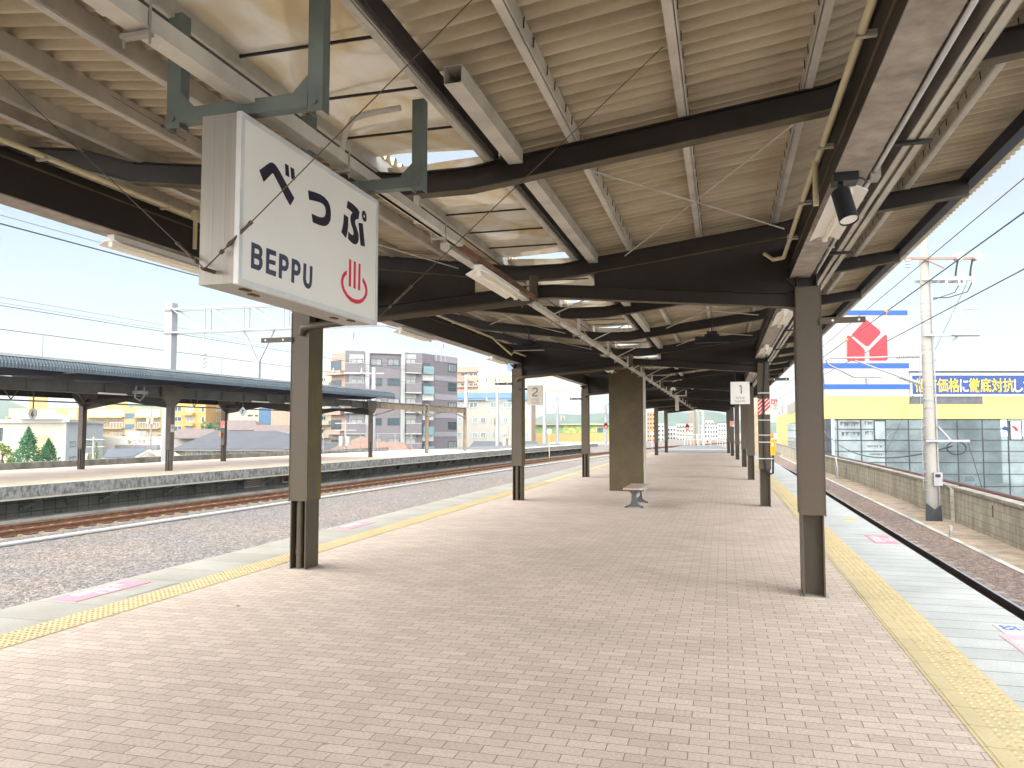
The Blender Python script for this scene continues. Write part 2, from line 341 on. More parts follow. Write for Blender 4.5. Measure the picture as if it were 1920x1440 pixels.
# ------------------------------------------------------------------ the platform
PYS = [-34, 36, 40, 44, 48, 52, 57.3]
def dL(y): return max(0, y - 38) * .036
def dR(y): return -max(0, y - 40) * .036
def strip(mb, x0, x1, z0, z1, ys, left=True, m=0):
    f = dL if left else dR
    for a, b in zip(ys[:-1], ys[1:]):
        mb.prism([(x0 + f(a), a, z0), (x1 + f(a), a, z0), (x1 + f(b), b, z0), (x0 + f(b), b, z0)], (0, 0, z1 - z0), m)
b = MB(); b.prism([(-5.3, -34, -.1), (1.3, -34, -.1), (1.3, 40, -.1), (1.3 + dR(57.3), 57.3, -.1), (-5.3 + dL(57.3), 57.3, -.1), (-5.3, 38, -.1)], (0, 0, .1)); struct(b, 'platform', m_paver)
b = MB(); strip(b, 1.66, 2.45, -.16, .002, PYS, False); struct(b, 'platform_edge', m_slabR)
b = MB(); strip(b, -6.4, -5.6, -.16, .002, PYS); struct(b, 'platform_edge', m_slabL)
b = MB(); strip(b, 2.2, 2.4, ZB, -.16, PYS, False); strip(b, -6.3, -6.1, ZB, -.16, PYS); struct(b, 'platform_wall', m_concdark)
def dots(mb, x0, n, pitch, y0, y1, left):
    f = dL if left else dR; nn = 7
    k0, k1 = int(y0 / .305), int(y1 / .305)
    for k in range(k0, k1):
        for j in range(5):
            y = k * .305 + .03 + j * .061
            for i in range(n):
                x = x0 + i * pitch + f(y); r, h = .0165, .0052
                v = [(x + r * math.cos(6.283 * q / nn), y + r * math.sin(6.283 * q / nn), .006) for q in range(nn)] + [(x + r * .6 * math.cos(6.283 * q / nn), y + r * .6 * math.sin(6.283 * q / nn), .006 + h) for q in range(nn)]
                mb.add(v, [(q, (q + 1) % nn, (q + 1) % nn + nn, q + nn) for q in range(nn)] + [tuple(range(nn, 2 * nn))], 1)
b = MB(); strip(b, 1.262, 1.658, -.05, .006, PYS, False); strip(b, 1.283, 1.303, .004, .0105, PYS, False)
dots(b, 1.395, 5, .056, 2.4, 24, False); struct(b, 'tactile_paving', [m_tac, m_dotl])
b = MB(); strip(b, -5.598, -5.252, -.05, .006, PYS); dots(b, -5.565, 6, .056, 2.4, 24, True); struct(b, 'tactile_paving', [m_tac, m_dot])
# asphalt end of the platform beyond the canopy
b = MB(); b.prism([(-5.6 + .7, 57.3, -.3), (1.5 - .6, 57.3, -.3), (.75, 66, -.3), (-.5, 84, -.3), (-4.3, 84, -.3), (-4.9, 66, -.3)], (0, 0, .292)); struct(b, 'platform_end', m_asph)
b = MB(); b.box(-4.6, .6, 67.2, 67.5, -.01, -.004); struct(b, 'painted_line', m_line)

# ------------------------------------------------------------------ the canopy over this platform
def ztop(x): d = abs(x - CX); return 3.48 + .13 * max(0.0, d - .25) + .09 * min(1.0, max(0.0, (d - 2.6) / .5))
FR = [-19.1, -10.0, -0.9, 8.3, 17.5, 26.6, 35.6, 44.4, 50.5, 56.4]
BM = [-16, -13, -7, -4, 2.17, 5.05, 11.37, 14.43, 20.5, 23.6, 29.6, 32.6, 38.5, 41.5, 47.4, 53.5]
def cl(y): return -4.87 if y < 12 else -4.67 + dL(y) * .95
def gl(y): return -4.67 + dL(y) * .95
def cr(y): return .83 + dR(y) * .95
can = thing('platform_canopy', 'dark brown steel canopy with butterfly corrugated roof over the brick platform', 'canopy', (CX, 8.3, 0))
def half_sheet(xs):
    ys = np.concatenate([np.arange(-26.0, -2.0, .13 / 4), np.arange(-2.0, 58.6, .13 / 10)]); v = []; f = []
    nx = len(xs)
    for y in ys:
        dz = .038 * max(-1, min(1, 1.35 * math.sin(2 * math.pi * y / .13)))
        for x in xs: v.append((x, y, ztop(x) + .144 + dz))
    for i in range(len(ys) - 1):
        for j in range(nx - 1): f.append((i * nx + j, i * nx + j + 1, (i + 1) * nx + j + 1, (i + 1) * nx + j))
    b = MB(); b.add(v, f, 0, True); return b
half_sheet([CX + .40, .65, 1.15, 2.7]).build('roof_sheet', m_roof, can)
half_sheet([CX - .40, -4.55, -5.05, -6.66]).build('roof_sheet', m_roof, can)
def purlin(x, h=.1, wd=.055, y0=-25.9, y1=58, hooks=True):
    b = MB(); z = ztop(x); s_ = 1 if x > 0 else -1
    b.box(x - .006, x + .006, y0, y1, z, z + h, 0)
    b.box(min(x, x + s_ * wd), max(x, x + s_ * wd), y0, y1, z, z + .007, 0); b.box(min(x, x + s_ * wd), max(x, x + s_ * wd), y0, y1, z + h - .007, z + h - .001, 0)
    b.box(x + s_ * wd - .004, x + s_ * wd, y0, y1, z + .007, z + .022, 0)
    for k in range(int((y1 - y0) / .26) if hooks else 0):
        y = y0 + k * .26 + (k % 2) * .06
        if 0 < y < 30: b.obox((x - s_ * .009, y, z + h * .3), (.005 * -s_, 0, 0), (0, .007, 0), (0, .012, h * .6), 1)
    return b
for x in (-1.53, -.93, -.2, .51, 1.12, 1.75): purlin(x).build('purlin', [m_galv, m_bolt], can)
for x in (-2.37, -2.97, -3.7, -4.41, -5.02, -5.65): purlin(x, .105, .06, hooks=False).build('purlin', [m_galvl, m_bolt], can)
for s_, mt in ((1, m_bluetint), (-1, m_dark)):
    x = CX + s_ * 4.32; b = MB(); b.box(x - .02, x + .02, -25.9, 58.2, ztop(x) - .05, ztop(x) + .1); b.box(x - .05, x + .05, -25.9, 58.2, ztop(x) - .057, ztop(x) - .05); b.build('eave_beam', mt, can)
def girder(yseg, fx, split):
    b = MB()
    for a, c in yseg:
        xa, xc = fx(a), fx(c)
        def sl(x0, x1, z0, z1, m): b.prism([(xa + x0, a, z0), (xa + x1, a, z0), (xc + x1, c, z0), (xc + x0, c, z0)], (0, 0, z1 - z0), m)
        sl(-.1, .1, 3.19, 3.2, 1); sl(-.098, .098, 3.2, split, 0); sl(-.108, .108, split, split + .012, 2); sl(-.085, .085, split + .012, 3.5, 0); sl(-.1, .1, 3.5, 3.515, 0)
    return b
SEG = [(-25.9, 38), (38, 44.4), (44.4, 50.5), (50.5, 58)]
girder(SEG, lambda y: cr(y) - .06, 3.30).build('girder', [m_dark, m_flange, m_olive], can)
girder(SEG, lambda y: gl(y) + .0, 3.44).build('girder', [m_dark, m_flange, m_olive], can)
def vbeam(y, dep=.17, wd=.1):
    b = MB(); xs = [CX - 4.29, CX - 3.1, CX - 2.6, CX - .25, CX + .25, CX + 2.6, CX + 3.1, CX + 4.29]; yo = -.013
    # outline of the bent web, then the flanges
    tp = [(x, y - .006, ztop(x) - .008) for x in xs]; bt = [(x, y - .006, ztop(x) - dep + .008) for x in xs[::-1]]
    b.prism(tp + bt, (0, .012, 0))
    for (zo, z1) in ((-.008, 0), (-dep, -dep + .008)):
        for a, c in zip(xs[:-1], xs[1:]):
            b.prism([(a, y - wd / 2, ztop(a) + zo), (c, y - wd / 2, ztop(c) + zo), (c, y - wd / 2, ztop(c) + z1), (a, y - wd / 2, ztop(a) + z1)], (0, wd, 0), 1 if zo < -.1 else 0)
    return b
for y in sorted(FR + BM): vbeam(y).build('roof_beam', [m_dark, m_olive], can)
for y in FR:
    L_, R_ = cl(y), cr(y); zp, zc, dp = 2.88, 3.1, .15; b = MB()
    xs = [(L_ + .09, zp), (CX - .15, zc), (CX + .15, zc), (R_ - .09, zp)]
    b.prism([(x, y - .006, z + dp - .008) for x, z in xs] + [(x, y - .006, z + .008) for x, z in xs[::-1]], (0, .012, 0))
    for z0, m_ in ((0, 1), (dp - .008, 0)):
        for (xa, za), (xc_, zc_) in zip(xs[:-1], xs[1:]):
            b.prism([(xa, y - .055, za + z0), (xc_, y - .055, zc_ + z0), (xc_, y - .055, zc_ + z0 + .008), (xa, y - .055, za + z0 + .008)], (0, .11, 0), m_)
    b.build('tie_beam', [m_dark, m_olive], can)
    tz = lambda x: zp + (zc - zp) * min(1, max(0, (R_ - .09 - x) / (R_ - .24 - CX))) + dp
    tzl = lambda x: zp + (zc - zp) * min(1, max(0, (x - L_ - .09) / (CX - .24 - L_))) + dp
    for x0, x1, ff in ((CX + .6, R_ - .1, tz), (L_ + .1, CX - .78, tzl)):
        b = MB(); b.prism([(x0, y - .005, ff(x0) + .001), (x1, y - .005, ff(x1) + .001), (x1, y - .005, ztop(x1) - .172), (x0, y - .005, ztop(x0) - .172)], (0, .01, 0)); b.build('web_plate', m_dark, can)
    if y > 0:
        b = MB(); b.cyl((CX - .06, y - .11, 3.34), (CX - .06, y - .11, 3.08), .05, 10); b.tube([(CX - .06, y - .11, 3.1), (CX - .16, y - .12, 3.06), (L_ + .2, y - .2, 2.87), (L_ + .06, y - .215, 2.85), (L_ + .02, y - .17, 2.78)], .042, 10); b.build('drain_pipe', m_steel, can)
m_moss = mat('mossy_steel', (.095, .074, .05), .6, 0, .2, 2.5, c2=(.125, .105, .02), thr=(.42, .6), stretch=(3, 3, .8))
# columns: H section below, boxed casing above
def column(x, y, pipe):
    b = MB(); w_, d_ = .103, .15
    b.box(x - w_, x - w_ + .014, y - d_, y + d_, 0, .82); b.box(x + w_ - .014, x + w_, y - d_, y + d_, 0, .82); b.box(x - w_ + .014, x + w_ - .014, y - .006, y + .006, 0, .82)
    b.box(x - .135, x + .135, y - .185, y + .185, -.01, .005, 1)
    c = b.build('column', [m_steel, m_conc], can, (x, y, 0))
    b = MB(); b.box(x - .117, x + .117, y - .165, y + .165, .8, 3.06)
    for sx in (-1, 1): b.box(x + sx * .117 - .004, x + sx * .117 + .004, y - .171, y - .155, .79, 3.04)
    b.box(x - .125, x + .125, y - .172, y + .172, 3.06, 3.075); 
    if pipe: b.box(x + .117, x + .1185, y - .155, y + .16, .81, 3.05, 1)
    b.build('casing', [m_steel, m_moss], c)
    b = MB(); b.box(x - .1, x - .085, y - .1, y + .1, 3.075, 3.5); b.box(x + .085, x + .1, y - .1, y + .1, 3.075, 3.5); b.box(x - .085, x + .085, y - .008, y + .008, 3.075, 3.5)
    b.prism([(x - .1, y - .05, 3.075), (x - .1, y - .05, 3.19), (x - .2, y - .05, 3.19)], (0, .1, 0)) ; b.build('capital', m_dark, c)
    if pipe:
        b = MB(); b.cyl((x - .012, y - .085, .0), (x - .012, y - .085, .8), .042, 12); b.cyl((x - .012, y - .085, .18), (x - .012, y - .085, .24), .047, 12); b.build('drainpipe', m_steel, c)
    return c
for y in FR:
    if y == -0.9: continue
    column(cl(y), y, True); column(cr(y), y, False)
# bracket arms on the columns
for y in FR[3:6]:
    for x, x1 in ((cr(y) + .1, cr(y) + .52), (cl(y) - .52, cl(y) - .1)):
        b = MB(); b.box(x, x1, y - .19, y - .183, 2.69, 2.75); b.box(x, x1, y - .183, y - .09, 2.743, 2.75)
        for q in (.12, .36):
            xx = x1 - q if x < CX else x + q; b.cyl((xx, y - .192, 2.72), (xx, y - .1905, 2.72), .012, 8, 1)
        b.build('bracket_arm', [m_steel, m_white], can)
# valley skylights
m_sky = bpy.data.materials.new('valley_plastic'); m_sky.use_nodes = True
_t = m_sky.node_tree; _b = _t.nodes['Principled BSDF']; _g = _t.nodes.new('ShaderNodeNewGeometry')
_n = _t.nodes.new('ShaderNodeTexNoise'); _n.inputs['Scale'].default_value = 2.1; _n.inputs['Detail'].default_value = 6; _n.inputs['Distortion'].default_value = 1.2
_r = _t.nodes.new('ShaderNodeValToRGB'); _r.color_ramp.elements[0].position = .36; _r.color_ramp.elements[1].position = .62
_r.color_ramp.elements[0].color = (.36, .27, .15, 1); _r.color_ramp.elements[1].color = (.45, .405, .33, 1)
_tr = _t.nodes.new('ShaderNodeBsdfTranslucent'); _ms = _t.nodes.new('ShaderNodeMixShader'); _ms.inputs[0].default_value = .08
_t.links.new(_g.outputs['Position'], _n.inputs['Vector']); _t.links.new(_n.outputs['Fac'], _r.inputs['Fac']); _t.links.new(_r.outputs['Color'], _tr.inputs['Color']); _t.links.new(_r.outputs['Color'], _b.inputs['Base Color'])
_b.inputs['Roughness'].default_value = .08; _b.inputs['Specular IOR Level'].default_value = .6
_t.links.new(_b.outputs[0], _ms.inputs[1]); _t.links.new(_tr.outputs[0], _ms.inputs[2]); _t.links.new(_ms.outputs[0], _t.nodes['Material Output'].inputs['Surface'])
ALLB = sorted(FR + BM); rk = random.Random(11)
for a, c in zip(ALLB[:-1], ALLB[1:]):
    if c < -11: continue
    b = MB(); n, k = 24, 8; v = []
    y0, y1 = a + .06, c - .13
    for i in range(n + 1):
        for j in range(k + 1):
            x = CX - .44 + .88 * j / k; y = y0 + (y1 - y0) * i / n
            v.append((x, y, 3.575 + .012 * math.sin(x * 5 + y * 2.1 + a) + rk.uniform(-.0025, .0025)))
    b.add(v, [(i * (k + 1) + j, i * (k + 1) + j + 1, (i + 1) * (k + 1) + j + 1, (i + 1) * (k + 1) + j) for i in range(n) for j in range(k)], 0, True)
    o = b.build('skylight_panel', m_sky, can)
    b = MB(); ns = max(2, round((c - a) / .62))
    for i in range(1, ns): b.box(CX - .44, CX + .44, a + (c - a) * i / ns - .006, a + (c - a) * i / ns + .006, 3.545, 3.558)
    b.box(CX - .475, CX - .452, a + .06, c - .06, 3.5, 3.6); b.box(CX + .452, CX + .475, a + .06, c - .06, 3.5, 3.6); b.build('glazing_bar', m_bolt, o)
# square white ducts beside the valley
for a, c in zip(ALLB[:-1], ALLB[1:]):
    if c < 2: continue
    ya, yc = (3.72, c - .06) if a == 2.17 else (a + .06, c - .06)
    if a < 0: continue
    x, t, h = -1.40, .004, .1; z = 3.462; b = MB()
    b.box(x, x + h, ya, yc, z, z + t); b.box(x, x + h, ya, yc, z + h - t, z + h); b.box(x, x + t, ya, yc, z + t, z + h - t); b.box(x + h - t, x + h, ya, yc, z + t, z + h - t)
    b.build('duct', m_galv, can)
def rod(p, q, r=.0075, name='brace_rod', mt=None): b = MB(); b.cyl(p, q, r, 6); return b.build(name, mt or m_galv, can)
for a, c in ((5.05, 8.3), (11.37, 14.43), (14.43, 17.5)):
    rod((-1.0, a + .1, ztop(-1) - .09), (.62, c - .1, ztop(.62) - .09)); rod((.62, a + .1, ztop(.62) - .06), (-1.0, c - .1, ztop(-1) - .06))
    rod((-4.4, a + .1, ztop(-4.4) - .09), (-2.9, c - .1, ztop(-2.9) - .09)); rod((-2.9, a + .1, ztop(-2.9) - .06), (-4.4, c - .1, ztop(-4.4) - .06))
for a, c in zip(ALLB[9:18], ALLB[10:19]):
    y = (a + c) / 2
    rod((-1.5, y + .3, 3.5), (-2.14, y - .1, 3.14), .009); rod((-2.4, y + .1, 3.5), (-2.14, y - .3, 3.14), .007)
# a second wall-like panel between the tracks
b = MB(); b.box(-3.01, -2.09, 20.8, 21.42, 0, 3.34); o = b.build('column_box', m_steel)
tag(o, 'wide brown steel box wall standing floor to roof behind the bench', 'wall box')
b = MB(); b.box(-2.088, -2.079, 20.8, 21.42, 0, 3.2); b.build('side_sheet', m_galv, o)
m_panel = mat('panel_bronze', (.06, .042, .016), .55, 0, .2, 3)
o.data.materials[0] = m_panel
# ------------------------------------------------------------------ hanging station sign
SX, SY0, SY1, SZ0, SZ1 = -1.94, 2.745, 4.068, 2.25, 2.978
def onface(px, py):
    d = ray(px, py); p = EYE + d * (SX / d.x); return (p.y - SY0, p.z - SZ0)
def zl(pts, ox, oy, k): return [onface(ox + x / k, oy + y / k) for x, y in pts]
Z1 = (470, 280, 12.0); Z2 = (570, 340, 1440 / 130); Z3 = (460, 440, 1833 / 140); Z4 = (630, 470, 9.6)
def ell(cx, cy, rx, ry, n=24, rot=0.0): return [(cx + rx * math.cos(6.2832 * i / n) + rot * ry * math.sin(6.2832 * i / n), cy + ry * math.sin(6.2832 * i / n)) for i in range(n)]
sg = thing('station_sign', 'large hanging white station name sign reading BEPPU in a brushed aluminium case', 'station sign', ((SX - .095), (SY0 + SY1) / 2, SZ0))
b = MB(); x0 = SX - .19
b.box(x0, SX - .02, SY0, SY1, SZ0, SZ1)
for i in (1, 2): b.box(x0 + i * .06 - .001, x0 + i * .06 + .001, SY0 - .0006, SY0, SZ0 + .002, SZ1 - .002)
b.build('sign_case', m_alu, sg)
b = MB(); t = .022
b.box(SX - .02, SX + .004, SY0 - .003, SY1 + .003, SZ1 - t, SZ1 + .003); b.box(SX - .02, SX + .004, SY0 - .003, SY1 + .003, SZ0 - .003, SZ0 + t); b.box(SX - .02, SX + .004, SY0 - .003, SY0 + t, SZ0 + t, SZ1 - t); b.box(SX - .02, SX + .004, SY1 - t, SY1 + .003, SZ0 + t, SZ1 - t)
b.build('sign_frame', m_alul, sg)
b = MB(); b.box(SX - .02, SX, SY0 + t, SY1 - t, SZ0 + t, SZ1 - t); face = b.build('sign_panel', m_face, sg)
def on_sign(name, loops, mt):
    b = MB(); b.flat(fill2d(loops, .0008), (SX + .0012, SY0, SZ0), (0, 1, 0), (0, 0, 1)); return b.build(name, mt, face)
be = [[(190, 475), (205, 458), (300, 390), (390, 322), (430, 298), (480, 298), (540, 336), (590, 402), (650, 500), (800, 780), (965, 1080), (972, 1115), (885, 1265), (800, 1120), (640, 800), (505, 545), (490, 537), (470, 550), (290, 732)],
      [(768, 320), (845, 365), (862, 628), (782, 580)], [(892, 398), (970, 445), (992, 697), (912, 655)]]
tu = [[(80, 187), (230, 230), (340, 275), (420, 330), (490, 410), (530, 500), (550, 600), (553, 700), (545, 800), (510, 880), (460, 923), (400, 931), (300, 905), (180, 852), (155, 672), (290, 735), (370, 752), (420, 735), (445, 680), (450, 610), (438, 540), (400, 480), (340, 442), (240, 412), (105, 382)]]
pu = [[(905, 402), (1010, 470), (1100, 560), (1148, 635), (1125, 788), (1090, 783), (1062, 808), (1055, 850), (1065, 900), (1100, 1000), (1130, 1110), (1130, 1220), (1105, 1290), (1065, 1313), (1020, 1298), (960, 1250), (910, 1190), (918, 1045), (960, 1090), (1000, 1120), (1022, 1112), (1028, 1070), (1015, 1000), (985, 910), (965, 820), (962, 750), (975, 690), (1005, 650), (950, 600), (885, 548)],
      [(828, 682), (915, 750), (912, 900), (900, 1050), (868, 1178), (770, 1055), (795, 970), (815, 860)], [(1130, 865), (1205, 872), (1216, 890), (1262, 1358), (1170, 1330)], ell(1248, 725, 46, 117, 28, .12), ell(1247, 725, 15, 33, 16, .12)]
on_sign('lettering', [zl(l, *Z1) for l in be], m_ink); on_sign('lettering', [zl(l, *Z2) for l in tu], m_ink); on_sign('lettering', [zl(l, *Z2) for l in pu], m_ink)
rom = [[(148, 178), (270, 228), (340, 262), (390, 320), (412, 400), (410, 490), (382, 556), (412, 620), (418, 720), (400, 800), (360, 862), (320, 880), (135, 815)], [(222, 328), (300, 355), (335, 390), (340, 440), (330, 475), (300, 480), (218, 450)], [(210, 575), (300, 605), (335, 640), (340, 700), (325, 740), (295, 748), (208, 715)],
       [(512, 322), (748, 412), (748, 532), (590, 480), (582, 605), (735, 650), (730, 755), (577, 708), (575, 845), (748, 905), (742, 1030), (500, 945)],
       [(830, 455), (960, 500), (1020, 545), (1050, 620), (1060, 720), (1045, 820), (1010, 880), (970, 900), (893, 875), (888, 1082), (815, 1055)], [(905, 605), (960, 630), (990, 670), (992, 730), (980, 765), (950, 775), (900, 755)],
       [(1140, 578), (1260, 625), (1315, 675), (1345, 750), (1352, 850), (1335, 940), (1305, 990), (1265, 1010), (1195, 985), (1190, 1190), (1125, 1165)], [(1207, 722), (1260, 745), (1285, 790), (1288, 850), (1275, 885), (1245, 888), (1200, 865)],
       [(1428, 695), (1492, 722), (1480, 1100), (1495, 1170), (1535, 1210), (1565, 1190), (1575, 1120), (1585, 760), (1645, 788), (1632, 1150), (1610, 1270), (1570, 1325), (1530, 1330), (1480, 1295), (1435, 1220), (1415, 1110)]]
on_sign('lettering', [zl(l, *Z3) for l in rom], m_inkg)
ons = [[(235, 148), (270, 165), (265, 655), (228, 640)], [(320, 190), (355, 205), (347, 690), (313, 672)], [(405, 230), (438, 245), (430, 720), (395, 705)],
       [(190, 355), (140, 390), (105, 450), (86, 540), (95, 640), (130, 740), (190, 840), (270, 920), (350, 955), (420, 955), (480, 920), (530, 860), (558, 790), (563, 710), (550, 630), (520, 550), (478, 482), (475, 560), (505, 620), (525, 690), (528, 750), (510, 810), (470, 860), (420, 883), (350, 880), (280, 850), (210, 790), (155, 700), (128, 610), (125, 540), (145, 475), (190, 430)]]
on_sign('hot_spring_mark', [zl(l, *Z4) for l in ons], m_red)
for y in (2.87, 4.0):                                   # the grey-green hanger frames
    b = MB(); za = 3.01
    for x in (-2.36, -1.65):
        b.box(x - .035, x + .035, y - .03, y - .024, za - .02, 3.52); b.box(x - .035, x - .029, y - .024, y + .03, za - .02, 3.52); b.box(x + .029, x + .035, y - .024, y + .03, za - .02, 3.52)
        s_ = 1 if x < -2 else -1
        b.prism([(x + s_ * .036, y - .031, za + .065), (x + s_ * .036, y - .031, za + .14), (x + s_ * .11, y - .031, za + .065)], (0, .006, 0)); b.cyl((x + .0, y - .04, za + .02), (x, y - .03, za + .02), .012, 8)
    b.box(-2.325, -1.685, y - .028, y + .022, za, za + .006); b.box(-2.325, -1.685, y - .034, y - .028, za - .0, za + .065)
    b.build('hanger_frame', m_green, sg)
b = MB()
for (x, y) in ((SX - .06, SY0 + .14), (SX - .1, SY0 + .26), (SX - .06, SY1 - .2), (SX - .1, SY1 - .32)): b.box(x - .012, x + .012, y - .03, y + .03, SZ0 - .006, SZ0 + .001)
b.build('case_clip', m_wire, sg)
b = MB(); lug = (SX - .115, SY0 - .062, 2.302); b.cyl((lug[0], lug[1], lug[2]), (lug[0], SY0 + .004, lug[2]), .009, 8)
b.tube([(lug[0] - .015, lug[1] - .006, lug[2] + .006), (lug[0], lug[1] - .012, lug[2] - .006), (lug[0] + .015, lug[1] - .006, lug[2] + .006)], .004, 6); b.build('wire_lug', m_wire, sg)
def stay(p, q, tb):
    p, q = Vector(p), Vector(q); b = MB(); b.cyl(p, q, .0026, 6); d = (q - p).normalized()
    b.cyl(p + d * tb, p + d * (tb + .13), .0065, 6)
    for k in (0.0, .05, .17): c = p + d * (tb + k - .03); b.cyl(c - d * .009, c + d * .009, .009, 6)
    return b.build('stay_wire', m_wire, sg)
far = (SX - .02, SY1 + .01, 2.27)
stay(lug, onz(885, 0, 3.62), .13); stay(lug, onz(0, 140, 3.68), .1); stay(far, onz(1243, 88, 3.7), .16); stay((-2.42, 3.0, 3.0), onz(210, 180, 3.66), .25)

# ------------------------------------------------------------------ small number signs
def number_sign(lab, x, y, z0, w_, h_, num, mt, hang):
    t_ = thing('track_number_sign', lab, 'sign', (x, y, z0))
    b = MB(); b.box(x - w_ / 2, x + w_ / 2, y - .02, y + .02, z0, z0 + h_); p_ = b.build('sign_panel', mt, t_)
    for body, hh, zz, bd in ((num, h_ * .42, z0 + h_ * .66, .012), ('のりば', h_ * .115, z0 + h_ * .28, .0), ('Track No.', h_ * .08, z0 + h_ * .13, 0)):
        if num == '1' and body == '1':
            sh = fill2d([[(-.028, .085), (.022, .085), (.022, -.1), (.004, -.1), (.004, .065), (-.028, .065)]])
        elif num == '2' and body == '2':
            o_ = [(-.062, .055), (-.055, .082), (-.03, .1), (.0, .105), (.032, .1), (.056, .08), (.063, .05), (.058, .02), (.035, -.01), (-.035, -.055), (-.042, -.078), (.066, -.078), (.066, -.098), (-.066, -.098), (-.064, -.065), (-.05, -.042), (.018, .002), (.038, .024), (.042, .05), (.036, .07), (.02, .082), (.0, .085), (-.022, .081), (-.036, .068), (-.041, .05)]
            sh = fill2d([o_])
        else: sh = text2d(body, hh, bd * hh, height=hh)
        b = MB(); b.flat(sh, (x + (.01 if body == '1' else 0), y - .0215, zz), (1, 0, 0), (0, 0, 1)); b.build('lettering', m_ink if body == num else mat('sign_grey', (.17, .16, .15), .5), p_)
    b = MB(); hang(b); b.build('hanger', m_dark, t_); return t_
number_sign('cream square sign with number 2, on a bracket arm of the post', -4.215, 17.3, 2.21, .37, .46, '2', mat('sign_beige', (.50, .46, .41), .5, 0, .05),
            lambda b: b.box(-4.62, -4.4, 17.3, 17.34, 2.56, 2.61))
number_sign('white square sign with number 1, hung from the tie beam by two rods', .345, 17.42, 2.2, .4, .485, '1', m_white,
            lambda b: [b.cyl((.345 + dx, 17.42, 2.685), (.345 + dx, 17.42, 2.93), .009, 6) for dx in (-.1, .1)])

# ------------------------------------------------------------------ lamps
def lamp(lab, x, y, z, ln=1.25, wd=.21, hang=0.0):
    t_ = thing('fluorescent_lamp', lab, 'lamp', (x, y, z), 'fluorescent lamps under the canopy')
    b = MB(); b.box(x - .035, x + .035, y, y + ln, z - .05, z - .001)
    if hang: b.cyl((x, y + .2, z), (x, y + .2, z + hang), .008, 6); b.cyl((x, y + ln - .2, z), (x, y + ln - .2, z + hang), .008, 6)
    b.build('lamp_body', m_lampw, t_)
    b = MB(); pf = [(-wd / 2, -.085), (-.045, -.055), (.045, -.055), (wd / 2, -.085), (wd / 2, -.079), (.045, -.048), (-.045, -.048), (-wd / 2, -.079)]
    b.sweep(pf, [(x, y - .01, z), (x, y + ln + .01, z)]); b.build('reflector', m_lampw, t_)
    b = MB(); b.cyl((x, y + .03, z - .083), (x, y + ln - .03, z - .083), .016, 10)
    o_ = b.build('tube', m_tube, t_)
    b = MB(); b.box(x - .018, x + .018, y, y + .03, z - .1, z - .056); b.box(x - .018, x + .018, y + ln - .03, y + ln, z - .1, z - .056); b.build('socket', m_lampw, t_)
RX, LX = .77, -4.67
for lab, x, y, z, h_ in (('white fluorescent lamp under the right girder, partly behind the black spotlight', RX, 5.05, 3.19, 0),
                     ('white fluorescent lamp under the right girder, just behind the nearest right post', RX, 10.2, 3.19, 0),
                     ('white fluorescent lamp under the right girder, before the cable post', RX, 14.6, 3.19, 0),
                     ('white fluorescent lamp under the right girder, partly behind the number 1 sign', RX, 19.8, 3.19, 0),
                     ('white fluorescent lamp under the left girder, against the sky beside the BEPPU sign', LX, 4.95, 3.19, 0),
                     ('white fluorescent lamp under the left girder, between the two nearest left posts', LX, 10.6, 3.19, 0),
                     ('white fluorescent lamp under the left girder, close before the number 2 sign', LX, 15.3, 3.19, 0),
                     ('white fluorescent lamp hung from the central cable tray above the floor', -2.0, 6.15, 3.045, 0),
                     ('small white fluorescent lamp on the dark beam left of the box wall top', -2.75, 18.4, 3.19, .1),
                     ('white fluorescent lamp far along the canopy above the signal', -1.9, 30.2, 3.3, .12)):
    lamp(lab, x, y, z, hang=h_)
# central cable tray with its hangers
tr = thing('cable_tray', 'long white cable tray running down the middle of the canopy', 'cable tray', (-2.09, 20, 3.05))
b = MB(); b.box(-2.02, -1.94, -2, 5.6, 3.07, 3.13); b.box(-2.022, -1.938, 1.2, 3.4, 3.055, 3.07); b.box(-2.13, -2.05, 5.6, 56, 3.06, 3.11); b.build('tray', m_galv, tr)
b = MB()
for y in BM + FR:
    if y > 0: b.box(-2.11, -2.07, y - .04, y + .0, 3.11, 3.315)
b.build('tray_hanger', m_galv, tr)
for i in range(36):
    b = MB(); y = 2.2 + i * 1.5; xo = .1 if y < 5.6 else 0; b.box(-2.15 + xo, -2.03 + xo, y - .015, y + .015, 3.03, 3.045); b.cyl((-2.145 + xo, y, 3.0), (-2.145 + xo, y, 3.16), .005, 5); b.cyl((-2.035 + xo, y, 3.0), (-2.035 + xo, y, 3.16), .005, 5)
    b.build('tray_clamp', m_galvd, tr)
b = MB(); b.box(-2.01, -1.985, 4.2, 8.3, 3.07, 3.12); b.build('rusty_channel', m_rust, tr)
b = MB(); b.tube([(-2.0, 3.72, 3.12), (-2.0, 3.78, 3.3), (-1.98, 3.82, 3.38), (-1.9, 3.84, 3.41), (-1.7, 3.84, 3.42)], .016, 8); b.build('bent_pipe', m_galv, tr)
# spotlight
sp_ = thing('spotlight', 'black cylindrical spotlight fixed under the right girder', 'spotlight', (.72, 4.93, 3.19))
b = MB(); b.box(.66, .8, 4.9, 5.03, 3.135, 3.19); b.box(.69, .72, 4.95, 4.98, 3.06, 3.135); b.build('mount', m_black, sp_)
b = MB(); a_, c_ = Vector((.70, 4.93, 3.075)), Vector((.735, 4.865, 2.88)); b.cyl(a_, c_, .055, 20, caps=False); b.cyl(a_ - (c_ - a_) * .001, a_, .0551, 20); b.build('housing', m_black, sp_)
b = MB(); d_ = (c_ - a_).normalized(); b.cyl(c_ - d_ * .012, c_ - d_ * .008, .05, 20); b.build('lens', m_lampw, sp_)
